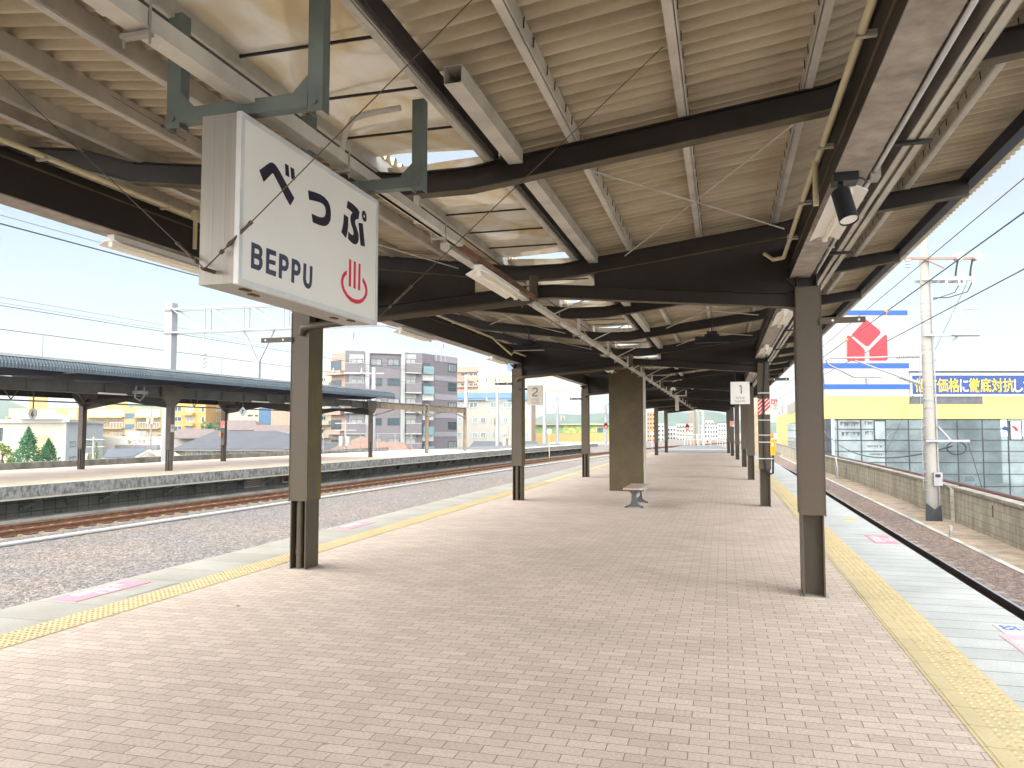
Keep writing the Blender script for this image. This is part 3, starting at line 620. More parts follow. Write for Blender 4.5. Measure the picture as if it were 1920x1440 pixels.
# conduits
def pipe(name, lab, pts, r, mt, cat='conduit', clips=None):
    b = MB(); b.tube(pts, r, 8); 
    o = b.build(name, mt); tag(o, lab, cat)
    if clips:
        b = MB()
        for (x, y, z) in clips: b.box(x - r * 1.3, x + r * 3.2, y - .012, y + .012, z - r * 1.25, z - r * .7); b.box(x - r * 1.4, x - r * 1.05, y - .012, y + .012, z - r * 1.25, z + r); b.box(x + r * 1.05, x + r * 3.2, y - .012, y + .012, z - .004, z + .004)
        b.build('pipe_clip', m_galv, o)
    return o
pipe('conduit_pipe', 'cream conduit pipe clipped along the inner face of the right girder', [(.615, -3, 3.4), (.615, 5.3, 3.4), (.6, 5.5, 3.38), (.6, 7.6, 3.36), (.59, 7.9, 3.33), (.5, 8.02, 3.34), (.42, 8.08, 3.42)], .02, m_cream, clips=[(.615, y, 3.4) for y in (2.2, 3.6, 5.0)] + [(.6, y, 3.365) for y in (6.1, 7.2)])
pipe('conduit_pipe', 'short cream pipe stub hanging straight down beside the spotlight', [(.6, 5.28, 3.4), (.6, 5.28, 3.1)], .019, m_cream)
pipe('conduit_pipe', 'cream conduit pipe clipped along the inner face of the left girder', [(-4.44, -2, 3.5), (-4.44, 7.9, 3.5)], .022, m_cream, clips=[(-4.47, y, 3.5) for y in (2.6, 4.1, 5.3, 6.6)])
jb = tag(MB().cyl((-4.42, 5.62, 3.5), (-4.38, 5.62, 3.5), .05, 16).cyl((-4.41, 5.62, 3.46), (-4.41, 5.62, 3.21), .018, 10).build('junction_box', m_cream), 'round cream junction box with a hanging stub, on the left girder', 'junction box')
pipe('conduit_pipe', 'cream conduit along the left girder between the two nearest left posts', [(-4.44, 8.6, 3.5), (-4.44, 14.6, 3.48), (-4.4, 15.6, 3.3), (-4.4, 15.9, 3.26), (-4.4, 16.1, 3.34), (-4.45, 17.3, 3.36)], .02, m_cream, clips=[(-4.47, y, 3.49) for y in (9.6, 11, 12.4, 13.8)])
pipe('conduit_pipe', 'cream pipe stub hanging from the left girder behind the BEPPU sign', [(-4.42, 9.3, 3.5), (-4.42, 9.3, 3.24)], .018, m_cream)
pipe('conduit_pipe', 'silver conduit running along the outer edge of the right girder', [(.91, -3, 3.22), (.91, 57, 3.22)], .018, m_silver, clips=[(.88, y, 3.22) for y in (3.0, 5.6, 7.0, 9.6, 12)])
b = MB(); b.box(.885, .945, 5.02, 5.14, 3.18, 3.25); tag(b.build('junction_box', m_galvd), 'small grey junction box on the silver conduit beside the spotlight', 'junction box')
pipe('lamp_cable', 'thin black cable looping from the spotlight to the grey junction box', [(.77, 4.96, 3.15), (.82, 4.98, 3.17), (.86, 5.03, 3.165), (.9, 5.06, 3.19)], .005, m_black, 'cable')
ch = thing('cable_channel', 'grey steel cable channel on arms outside the right girder', 'cable tray', (1.05, 10, 3.25))
b = MB(); b.box(1.0, 1.006, -3, 57, 3.245, 3.36); b.box(1.006, 1.035, -3, 57, 3.245, 3.251, 1); b.box(1.062, 1.1, -3, 57, 3.245, 3.251, 1); b.box(1.1, 1.106, -3, 57, 3.245, 3.33); b.build('channel', [m_galvd, m_galv], ch)
b = MB()
for y in (2.3, 4.62, 7.4, 10.2, 13, 16, 19, 22, 25): b.box(.86, 1.13, y - .02, y + .02, 3.225, 3.243); b.bar((.88, y, 3.24), (1.1, y, 3.44), .03, .012)
b.build('channel_arm', m_dark, ch)
# dark bar fixtures hung from the beam between the first two frames
def bar_fixture(lab, x, y, z, mt2):
    t_ = thing('floodlight', lab, 'floodlight', (x, y, z))
    b = MB(); b.cyl((x, y, z), (x, y, z + .3), .012, 8); b.box(x - .09, x + .09, y - .03, y + .03, z + .03, z + .1); b.box(x - .13, x + .13, y - .02, y + .02, z + .005, z + .05); b.build('mount', m_black, t_)
    b = MB(); b.box(x - .3, x + .3, y - .05, y + .05, z - .1, z + .005); b.box(x - .3, x + .3, y - .045, y + .045, z - .108, z - .1, 1); b.build('housing', [m_black, mt2], t_)
bar_fixture('black bar shaped floodlight hung above the number 2 sign', -3.62, 14.35, 3.28, m_galvd)
bar_fixture('black bar shaped floodlight hung from the beam before the number 1 sign', -.19, 14.35, 3.33, m_dark)
b = MB(); b.box(-1.97, -1.83, 33.0, 33.14, 2.45, 3.05); b.box(-2.2, -1.5, 33.02, 33.1, 3.05, 3.1); b.box(-2.2, -2.15, 33.02, 33.1, 3.1, 3.3); b.box(-1.55, -1.5, 33.02, 33.1, 3.1, 3.3)
tag(b.build('hanging_board', m_galv), 'narrow grey board hung edge on from the far cable tray', 'sign')

# ------------------------------------------------------------------ bench
bx, by, bang = -1.86, 16.35, R(0)
be_ = thing('bench', 'backless wooden slat bench on two dark iron pedestals', 'bench', (bx, by, 0))
m_wood = [mat('bench_wood_' + n, c_, .75, 0, .22, 3, stretch=(14, 1, 14)) for n, c_ in (('tan', (.40, .31, .23)), ('grey', (.36, .32, .28)), ('pink', (.42, .29, .25)), ('pale', (.47, .41, .33)))]
sw, sl_ = .42, 1.5
for i in range(6):
    b = MB(); xa = bx - sw / 2 + i * sw / 6; b.box(xa + .003, xa + sw / 6 - .003, by - sl_ * .08, by + sl_ * .92, .385, .42); b.build('seat_slat', m_wood[(2, 0, 2, 0, 1, 3)[i]], be_)
m_iron = mat('bench_iron', (.055, .06, .062), .5, .2)
for yy in (by + .05, by + 1.15):
    b = MB(); h_ = [(-.2, .0), (-.19, .03), (-.11, .06), (-.06, .11), (-.05, .2), (-.05, .29), (-.08, .335), (-.18, .35), (-.2, .385), (.2, .385), (.18, .35), (.08, .335), (.05, .29), (.05, .2), (.06, .11), (.11, .06), (.19, .03), (.2, .0), (.14, .0), (.1, .02), (-.1, .02), (-.14, .0)]
    b.prism([(bx + x, yy, z) for x, z in h_], (0, .05, 0)); b.build('pedestal', m_iron, be_)
b = MB(); b.box(bx - .015, bx + .015, by + .1, by + 1.15, .17, .25); b.build('stretcher', mat('bench_bar', (.4, .41, .4), .5, .2), be_)

# ------------------------------------------------------------------ kit on the second right post
px_, py_ = cr(17.5), 17.5
wr = thing('warning_wrap', 'red and white diagonal striped sheet wrapped round the cable post', 'warning sheet', (px_, py_, 2.0))
m_redw = mat('stripe_red', (.62, .045, .05), .5, 0, .05)
def stripes(b, x0, x1, z0, z1, y, ux=(1, 0, 0), n=4):
    b.box(x0, x1, y - .004, y, z0, z1, 0); hgt = (z1 - z0) / n
    for i in range(-1, n + 1):
        za = z0 + i * hgt; pl = [(x0, za), (x1, za + (x1 - x0)), (x1, za + (x1 - x0) + hgt * .62), (x0, za + hgt * .62)]
        pl2 = []
        def clip(pl, zz, up):
            o = []
            for j in range(len(pl)):
                a, c = pl[j - 1], pl[j]; ia = (a[1] <= zz) if up else (a[1] >= zz); ic = (c[1] <= zz) if up else (c[1] >= zz)
                if ia != ic: t = (zz - a[1]) / (c[1] - a[1]); o.append((a[0] + t * (c[0] - a[0]), zz))
                if ic: o.append(c)
            return o
        q = clip(clip(pl, z1, True), z0, False)
        if len(q) > 2: b.prism([(x, y - .0055, z) for x, z in q], (0, .0014, 0), 1)
b = MB(); stripes(b, px_ - .122, px_ + .122, 1.97, 2.31, py_ - .172); b.build('striped_sheet', [m_white, m_redw], wr)
b = MB(); stripes(b, cr(50.5) - .122, cr(50.5) + .122, 1.85, 2.2, 50.5 - .172); tag(b.build('warning_wrap', [m_white, m_redw]), 'tiny red and white striped sheet on a far right post', 'warning sheet')
st = thing('notice_board', 'white notice board headed STOP in a red square, beside the cable post', 'sign', (1.07, 17.4, 1.97))
b = MB(); b.box(.955, 1.185, 17.37, 17.385, 1.96, 2.31); nb = b.build('notice_panel', m_white, st)
b = MB(); b.box(.985, 1.1, 17.366, 17.37, 2.19, 2.3); b.build('red_square', m_redw, nb)
b = MB(); b.flat(text2d('STOP', .03, .0, width=.095), (1.0425, 17.365, 2.283), (1, 0, 0), (0, 0, 1)); b.box(1.0, 1.04, 17.362, 17.366, 2.225, 2.262); b.box(1.005, 1.015, 17.362, 17.366, 2.2, 2.225); b.box(1.028, 1.038, 17.362, 17.366, 2.2, 2.225); b.box(1.058, 1.07, 17.362, 17.366, 2.225, 2.265); b.box(1.058, 1.09, 17.362, 17.366, 2.2, 2.232); b.build('pictogram', m_lampw, nb)
m_txt = mat('notice_text', (.22, .2, .2), .6)
b = MB()
for s_, z in (('非常停止', 2.165), ('ボタン', 2.13), ('非常の場合押して', 2.09), ('ください', 2.065)): b.flat(text2d(s_, .02, .0004, height=.02 if z > 2.1 else .014), (1.07, 17.3685, z), (1, 0, 0), (0, 0, 1))
b.prism([(1.14, 17.3685, 1.975), (1.165, 17.3685, 2.0), (1.145, 17.3685, 2.0), (1.145, 17.3685, 2.03), (1.135, 17.3685, 2.03), (1.135, 17.3685, 2.0), (1.115, 17.3685, 2.0)], (0, .0014, 0)); b.build('lettering', m_txt, nb)
eb = thing('emergency_button_box', 'yellow emergency button box with orange lamp on the cable post', 'button box', (.98, 17.36, 1.07))
m_yel = mat('box_yellow', (.66, .40, .015), .45, 0, .06); m_org = mat('lamp_orange', (.72, .25, .01), .3)
b = MB(); b.box(.94, 1.035, 17.3, 17.39, 1.1, 1.44); b.prism([(1.035, 17.3, 1.44), (1.05, 17.3, 1.42), (1.05, 17.3, 1.13), (1.03, 17.3, 1.13)], (0, .02, 0)); ebb = b.build('box', m_yel, eb)
b = MB(); b.box(.945, 1.015, 17.31, 17.38, 1.47, 1.565); b.box(.96, 1.0, 17.32, 17.37, 1.44, 1.47, 1); b.build('signal_lamp', [m_org, m_white], eb)
b = MB(); b.box(.965, 1.01, 17.294, 17.3, 1.29, 1.35); b.build('button', m_white, ebb)
b = MB(); b.tube([(px_ + .05, 17.31, 3.1), (px_ + .02, 17.3, 2.7), (px_ - .01, 17.3, 2.3), (px_ - .01, 17.3, 1.0), (px_ + .02, 17.3, .8), (px_ + .1, 17.3, .7), (px_ + .155, 17.3, .72), (px_ + .16, 17.32, .85), (px_ + .165, 17.35, 1.1)], .022, 8)
cb = tag(b.build('cable_hose', m_black), 'thick black hose looping down the post to the yellow button box', 'cable')
b = MB()
for z in (2.42, 1.84, 1.52, 1.37, 1.02): b.box(px_ - .125, px_ + (.17 if z < 1.6 else .125), 17.272, 17.277, z, z + .018)
b.build('band', m_galv, cb)

# ------------------------------------------------------------------ stickers on the platform edges
def sticker(lab, x0, x1, y0, y1, txt, mt, rot):
    b = MB(); z = .0075; b.box(x0, x1, y0, y1, .003, z); o = b.build('floor_sticker', mt); tag(o, lab, 'floor sticker')
    b = MB()
    for (s_, w_, u, v) in txt:
        sh = text2d(s_, .1, .003, .0005, width=w_); c = ((x0 + x1) / 2 + u, (y0 + y1) / 2 + v, z + .0006)
        b.flat(sh, c, *(((0, -1, 0), (1, 0, 0)) if rot > 0 else ((0, 1, 0), (-1, 0, 0))))
    b.build('lettering', m_whited if mt.name.startswith('pink') else mat('sticker_blue', (.06, .16, .45), .6), o); return o
sticker('pink floor sticker on the left platform edge nearest the camera', -6.3, -5.98, 6.05, 7.05, [('乗車位置', .6, -.07, 0), ('降車', .25, .08, 0)], m_pink, -1)
b = MB(); b.box(-5.93, -5.66, 6.35, 7.1, .003, .006); tag(b.build('floor_sticker', m_conc), 'faded pale grey patch between pink sticker and yellow tactile strip', 'floor sticker')
sticker('pink floor sticker further along the left platform edge, behind the nearest left post', -6.3, -5.98, 11.6, 12.6, [('乗車位置', .6, -.07, 0)], m_pink, -1)
sticker('pink floor sticker on the right platform edge behind the nearest right post', 2.08, 2.4, 12.2, 13.1, [('乗車位置', .6, -.06, 0), ('降車', .3, .08, 0)], m_pink, 1)
sticker('pale pink floor sticker at the right photo edge beside the rail', 2.09, 2.41, 6.2, 7.05, [('乗車位置', .6, -.06, 0), ('降車', .3, .08, 0)], mat('pink_pale', (.66, .42, .47), .7, 0, .06), 1)
sticker('white and blue floor sticker next to the pale pink one', 2.15, 2.42, 7.12, 7.42, [('S5', .16, -.04, .04), ('3号車', .2, .08, 0)], m_whited, 1)
b = MB(); b.box(2.1, 2.3, 15.2, 15.5, .003, .0065); tag(b.build('floor_sticker', mat('sticker_yellow', (.6, .45, .12), .7)), 'small worn yellow mark on the right platform edge', 'floor sticker')
b = MB(); lf = [(0, 0, 0), (.02, .012, .012), (.045, .0, .006), (.02, -.016, .01)]
b.add([(-4.41 + x * 1.2, 6.31 + y * 1.2, .004 + z) for x, y, z in lf] + [(-4.41 + x * 1.2, 6.31 + y * 1.2, .002 + z) for x, y, z in lf], [(0, 1, 2, 3), (7, 6, 5, 4), (0, 4, 5, 1), (1, 5, 6, 2), (2, 6, 7, 3), (3, 7, 4, 0)]); tag(b.build('fallen_leaf', leafmat('leaf_lime', (.35, .45, .03), (.25, .35, .03))), 'tiny lime green leaf lying on the brick paving', 'leaf')
# ------------------------------------------------------------------ railway tracks
RAILP = [(-.055, 0), (-.055, .012), (-.012, .028), (-.010, .1), (-.032, .115), (-.032, .145), (-.026, .153), (.026, .153), (.032, .145), (.032, .115), (.010, .1), (.012, .028), (.055, .012), (.055, 0)]
def track(lab, path_f, y0, y1, z, rm, topm, sl0, sl1, nmax=100):
    t_ = thing('railway_track', lab, 'railway track', (path_f(y0), y0, z))
    n = int((y1 - y0) / 1.5); ys = np.linspace(y0, y1, n)
    for o in (-.5665, .5665):
        b = MB(); pth = [(path_f(y) + o, y, z) for y in ys]; b.sweep(RAILP, pth, 0); b.sweep([(-.024, .153), (.024, .153), (.024, .1545), (-.024, .1545)], pth, 1); b.build('rail', [rm, topm], t_)
    rest = MB(); k = 0; rr = random.Random(2)
    for y in np.arange(sl0, sl1, .62):
        d = (path_f(y + .1) - path_f(y - .1)) / .2; u = Vector((1, -d, 0)).normalized(); v = Vector((d, 1, 0)).normalized(); c = Vector((path_f(y), y, z - .14))
        b = MB() if k < nmax else rest
        b.obox(c - u * 1.0 - v * .11, u * 2.0, v * .22, (0, 0, .138), 0)
        for o in (-.5665, .5665):
            for q in (-.1, .1): b.obox(c + u * (o + q - .035) - v * .05 + Vector((0, 0, .138)), u * .07, v * .1, (0, 0, .032), 1)
        k += 1
        if b is not rest: b.build('sleeper', [m_sleeper, m_clip], t_)
    if rest.v: tag(rest.build('sleepers', [m_sleeper, m_clip], t_), kind='stuff')
    return t_
m_clip = mat('rail_clip', (.36, .26, .12), .7, .2, .25, 9)
RT_X = 3.6
track('shiny dark rail track beside the right platform edge and the block wall', lambda y: RT_X - max(0, y - 45) ** 2 * .0011, -12, 120, ZB + .02, m_raildark, m_railtop, 7, 68)
track('rust brown track along the opposite platform wall', TC, -10, 205, ZB + .02, m_rust, m_rust, 15, 110)
b = MB(); pth = tpath(0, 112, 2.0, ZB + .05, 2.0)
for p, q in zip(pth[:-1], pth[1:]): b.cyl(p, q, .055, 8)
tag(b.build('cable_trough', m_whiteo), 'long white pipe lying on the ballast beside the rusty track', 'pipe')
b = MB(); b.cyl((5.62, 22.4, ZB), (5.62, 22.4, ZB + .3), .045, 10); b.cyl((5.62, 22.4, ZB + .17), (5.62, 22.4, ZB + .31), .048, 10, 1); tag(b.build('marker_post', [m_galvd, m_whiteo]), 'short white topped marker post on the gravel path below the wall', 'marker post')

# ------------------------------------------------------------------ block wall on the right
m_block = brick('block_wall', (.38, .345, .265), (.32, .29, .225), (.19, .17, .13), .42, .205, .008, .95, .5, 'yz', .6, (.62, 1.12), 1.2, .12, streak=(2.5, 2.5, .45))
m_cope = mat('coping', (.20, .185, .155), .95, 0, .35, 2, bump=.4, bscale=25)
m_pipeb = mat('maroon_rail', (.075, .03, .028), .55, 0, .2, 3)
WXF = lambda y: 6.42 + .36 * math.sin(max(0, min(1, (y - 14) / 42)) * math.pi)
def wall(lab, y0, y1):
    w_ = thing('block_wall', lab, 'wall', (WXF(y0), y0, ZB)); ys = list(np.linspace(y0, y1, max(3, int((y1 - y0) / 2.5))))
    b = MB(); b.sweep([(-.0, 0), (-.0, 1.0), (.2, 1.0), (.2, 0)], [(WXF(y), y, ZB) for y in ys]); b.build('blockwork', m_block, w_)
    b = MB(); b.sweep([(-.05, 1.0), (-.05, 1.07), (.25, 1.07), (.25, 1.0)], [(WXF(y), y, ZB) for y in ys]); b.build('coping', m_cope, w_)
    if y0 < 30:
        b = MB()
        for q in range(4):
            yy = y0 + (y1 - y0) * (q + .6) / 4.3; b.box(WXF(yy) - .006, WXF(yy) + .01, yy, yy + .09, ZB + .55, ZB + .85)
        b.build('drain_slot', m_rustd, w_)
wall('near stretch of the stained grey block wall, right of the utility pole', 3, 26.25)
wall('far stretch of the stained grey block wall, left of the utility pole', 26.7, 150)
b = MB(); ys = list(np.linspace(4, 62, 24)); pth = [(WXF(y) + .55, y, -.14) for y in ys]; b.tube(pth, .085, 10)
for y in np.arange(6, 62, 4): b.cyl((WXF(y) + .55, y, ZB - .03), (WXF(y) + .55, y, -.15), .04, 6)
tag(b.build('handrail', m_pipeb), 'dark maroon pipe rail running behind the block wall', 'railing')
b = MB(); b.box(6.15, 6.17, 47.0, 47.7, ZB, ZB + .7); b.prism([(6.14, 47, ZB + .55), (6.14, 47.75, ZB + .55), (6.14, 47.75, ZB + 1.25)], (.03, 0, 0)); tag(b.build('gradient_post', m_whiteo), 'small white angled post sign standing against the far block wall', 'sign')

# ------------------------------------------------------------------ utility pole
m_pole = mat('pole_concrete', (.27, .262, .24), .8, 0, .2, 1.8, c2=(.22, .165, .1), thr=(.25, .42), stretch=(1, 1, .6))
ux_, uy_ = 6.15, 26.5
up_ = thing('utility_pole', 'tall pale concrete utility pole with crossarms and insulators by the block wall', 'utility pole', (ux_, uy_, ZB))
b = MB(); b.cyl((ux_, uy_, ZB), (ux_, uy_, 8.3), .185, 18, r2=.125); b.build('pole', m_pole, up_)
def pr(z): return .185 - .06 * (z - ZB) / (8.3 - ZB)
b = MB()
for z in (1.35, 2.32, 2.55, 3.0, 3.75, 4.15, 4.62, 4.7, 4.98, 5.2, 5.35, 5.6, 6.2, 6.9, 7.0): b.cyl((ux_, uy_, z), (ux_, uy_, z + .035), pr(z) + .012, 16)
b.build('pole_band', m_galvo, up_)
ca, sa = math.cos(R(-15.4)), math.sin(R(-15.4)); ax = Vector((ca, -sa, 0))     # arms reach square to the view
U = Vector((ux_, uy_, 0)); F_ = Vector((-sa * 0 + .266, -.964, 0))
b = MB(); c0 = U + Vector((0, 0, 6.98)) + F_ * .22; b.bar(c0 - ax * .78, c0 + ax * 1.55, .07, .07); b.bar(c0 - ax * .1 - Vector((0, 0, .02)), c0 + ax * .5 - Vector((0, 0, .3)), .04, .04); b.build('crossarm', mat('crossarm_rust', (.25, .15, .12), .7), up_)
b = MB(); c1 = U + Vector((0, 0, 6.33)) + F_ * .22; b.bar(c1 - ax * .22, c1 + ax * 1.45, .06, .08); b.bar(c1 - ax * .22 - F_ * .4, c1 + ax * 1.45 - F_ * .4, .06, .08)
for q in (.35, .62, .95, 1.2): b.bar(c1 + ax * q, c1 + ax * q - F_ * .4, .05, .05)
b.build('crossarm', m_galvo, up_)
m_ins = mat('porcelain', (.36, .36, .35), .3, 0, .06)
b = MB()
for q in (.95, 1.5, -.62):
    cc = c0 + ax * q + Vector((0, 0, .06)); b.cyl(cc - F_ * .12, cc + F_ * .12, .13, 14) if q > 0 else [b.cyl(cc - Vector((0, 0, .14 + k * .1)), cc - Vector((0, 0, .1 + k * .1)), .09, 10) for k in range(3)]
for q in (.55, .95, 1.1, 1.38): b.cyl(c1 + ax * q + Vector((0, 0, .04)), c1 + ax * q + Vector((0, 0, .2)), .045, 8); b.cyl(c1 + ax * q - Vector((0, 0, .04)), c1 + ax * q - Vector((0, 0, .2)), .04, 8)
b.build('insulator', m_ins, up_)
b = MB()
for q in (.95, 1.4): b.tube([c0 + ax * q, c0 + ax * (q - .06) - Vector((0, 0, .25)), c0 + ax * (q - .1) - Vector((0, 0, .5)), c1 + ax * (q - .1) + Vector((0, 0, .1))], .028, 6)
b.tube([c1 + ax * 1.35 - Vector((0, 0, .1)), c1 + ax * 1.2 - Vector((0, 0, .4)), c1 + ax * .6 - Vector((0, 0, .58)), U + Vector((.15, -.1, 5.75))], .016, 6); b.tube([c1 + ax * 1.0 - Vector((0, 0, .1)), c1 + ax * .8 - Vector((0, 0, .42)), U + Vector((.15, -.1, 5.68))], .014, 6); b.build('jumper_cable', m_dark, up_)
b = MB(); c2 = U + Vector((0, 0, 4.57)) + F_ * .2; b.bar(c2 - ax * .2, c2 + ax * 1.55, .09, .06); b.bar(c2 + ax * 1.3 - Vector((0, 0, 0)) + ax * -.65, c2 + ax * 1.5, .3, .03); b.bar(c2 + ax * .15 - Vector((0, 0, .78)), c2 + ax * .85 - Vector((0, 0, .03)), .05, .05)
for q in (.72, .98, 1.24, 1.5):
    b.cyl(c2 + ax * q, c2 + ax * q + Vector((0, 0, .82)), .014, 6)
b.cyl(c2 + ax * .72 + Vector((0, 0, .78)), c2 + ax * 1.24 + Vector((0, 0, .82)), .014, 6); b.cyl(c2 + ax * .98 + Vector((0, 0, .82)), c2 + ax * 1.5 + Vector((0, 0, .82)), .014, 6); b.build('work_platform', m_galvo, up_)
b = MB(); c3 = U + Vector((0, 0, 1.3)) + F_ * .2; b.bar(c3 - ax * .25, c3 + ax * 1.1, .09, .07); b.bar(c3 + ax * .15 + Vector((0, 0, .45)), c3 + ax * .55, .05, .05); b.build('crossarm', m_galvo, up_)
b = MB(); c4 = c3 + ax * .7 - Vector((0, 0, .22)); b.tube([c4 + ax * .26 * math.cos(a * .45) * 1.15 + Vector((0, 0, .2 * math.sin(a * .45))) for a in range(15)], .018, 6); b.build('cable_loop', m_dark, up_)
b = MB()
for z in np.arange(-.2, 5.3, .28): b.cyl((ux_ - .25, uy_ - .12, z), (ux_ - .11, uy_ - .12, z), .008, 5)
b.cyl((ux_ - .25, uy_ - .12, -.2), (ux_ - .25, uy_ - .12, 5.2), .011, 5); b.build('ladder', m_galvo, up_)
b = MB(); b.cyl((ux_ + .19, uy_ - .1, ZB), (ux_ + .16, uy_ - .1, 6.3), .025, 8); b.build('riser_pipe', m_galvo, up_)
b = MB(); b.box(ux_ + .0, ux_ + .24, uy_ - .34, uy_ - .2, -.06, .34); b.box(ux_ + .04, ux_ + .18, uy_ - .352, uy_ - .34, .2, .29, 1); b.build('meter_box', [m_galvo, m_black], up_)
b = MB(); b.prism([(ux_ - .24, uy_ - .26, ZB), (ux_ + .22, uy_ - .26, ZB), (ux_ + .2, uy_ - .24, ZB + .5), (ux_ + .02, uy_ - .24, ZB + .36), (ux_ - .22, uy_ - .24, ZB + .56)], (0, .04, 0)); b.build('base_wrap', mat('wrap_dark', (.03, .036, .042), .5), up_)
# cantilever that holds the contact wire
ct = thing('catenary_bracket', 'grey tubular wire bracket reaching left from the utility pole', 'wire bracket', (ux_, uy_, 4.0))
e1 = U + Vector((0, 0, 3.95)) - ax * .2; e2 = U + Vector((0, 0, 3.05)) - ax * .2; tip = U - ax * 3.05 + Vector((0, 0, 3.9))
b = MB(); b.tube([e1, e1 - ax * 1.4 - Vector((0, 0, .05)), tip + Vector((0, 0, -.02)), tip - ax * .12 - Vector((0, 0, .1)), tip - ax * .05 - Vector((0, 0, .22)), tip + ax * .75 - Vector((0, 0, .62)), tip + ax * 1.6 - Vector((0, 0, .6))], .028, 8); b.cyl(e2, tip + ax * .8 - Vector((0, 0, .1)), .026, 8); b.build('tube_arm', m_galvo, ct)
b = MB()
for (p, q) in ((e1, e1 - ax * .75 - Vector((0, 0, .025))), (e2, e2 + (tip + ax * .8 - Vector((0, 0, .1)) - e2).normalized() * .75)):
    for k in range(11): c = p.lerp(q, (k + .5) / 11); b.cyl(c, c + (q - p).normalized() * .03, .065, 10)
b.build('rod_insulator', m_ins, ct)
b = MB(); c = tip + ax * 1.15 - Vector((0, 0, .62)); b.cyl(c - Vector((0, 0, .22)), c + Vector((0, 0, .04)), .05, 8); b.build('wire_clamp', m_galvo, ct)
# overhead wires, right
def wire(lab, p, q, r, sag=0.0, group=None):
    p, q = Vector(p), Vector(q); n = 24 if sag else 6
    b = MB(); b.tube([p.lerp(q, i / n) - Vector((0, 0, sag * 4 * (i / n) * (1 - i / n))) for i in range(n + 1)], r, 5); o = b.build('overhead_wire', m_wirek); tag(o, lab, 'overhead wire', group); return o
m_wirek = mat('wire_dark', (.09, .09, .1), .5, .4)
wire('thick contact wire passing close in front of the utility pole', (5.15, 8, 4.45), (4.2, 110, 4.3), .014)
wire('upper wire with orange droppers in front of the store logo', (3.75, 8, 4.42), (3.5, 120, 4.42), .013)
wire('highest thin wire on the right, crossing from the pole top arm', (3.75, 8, 4.85), (3.6, 120, 4.9), .009)
b = MB()
for y in (19.5, 25.5, 33): b.cyl((3.7, y, 4.42), (3.7, y, 4.0), .004, 5); b.cyl((3.7, y - .04, 4.42), (3.7, y + .04, 4.42), .04, 8)
tag(b.build('wire_dropper', m_org), 'orange dropper clips on the wire in front of the store logo', 'wire dropper')
wire('thin slanting stay wire below the work platform of the pole', tuple(U + ax * 1.3 + Vector((0, 0, 6.2))), (ux_ + 1.3, uy_ + 14, .5), .008)
wire('white guy wire slanting from the lower arm to behind the block wall', tuple(c3 + ax * 1.05), tuple(U + ax * 1.9 + F_ * .1 + Vector((0, 0, -1.6))), .015)
wire('sagging dark service cable from the pole to the yellow store', tuple(c3 + ax * .6 - Vector((0, 0, .15))), (8.3, 75, 2.2), .03, 1.4)

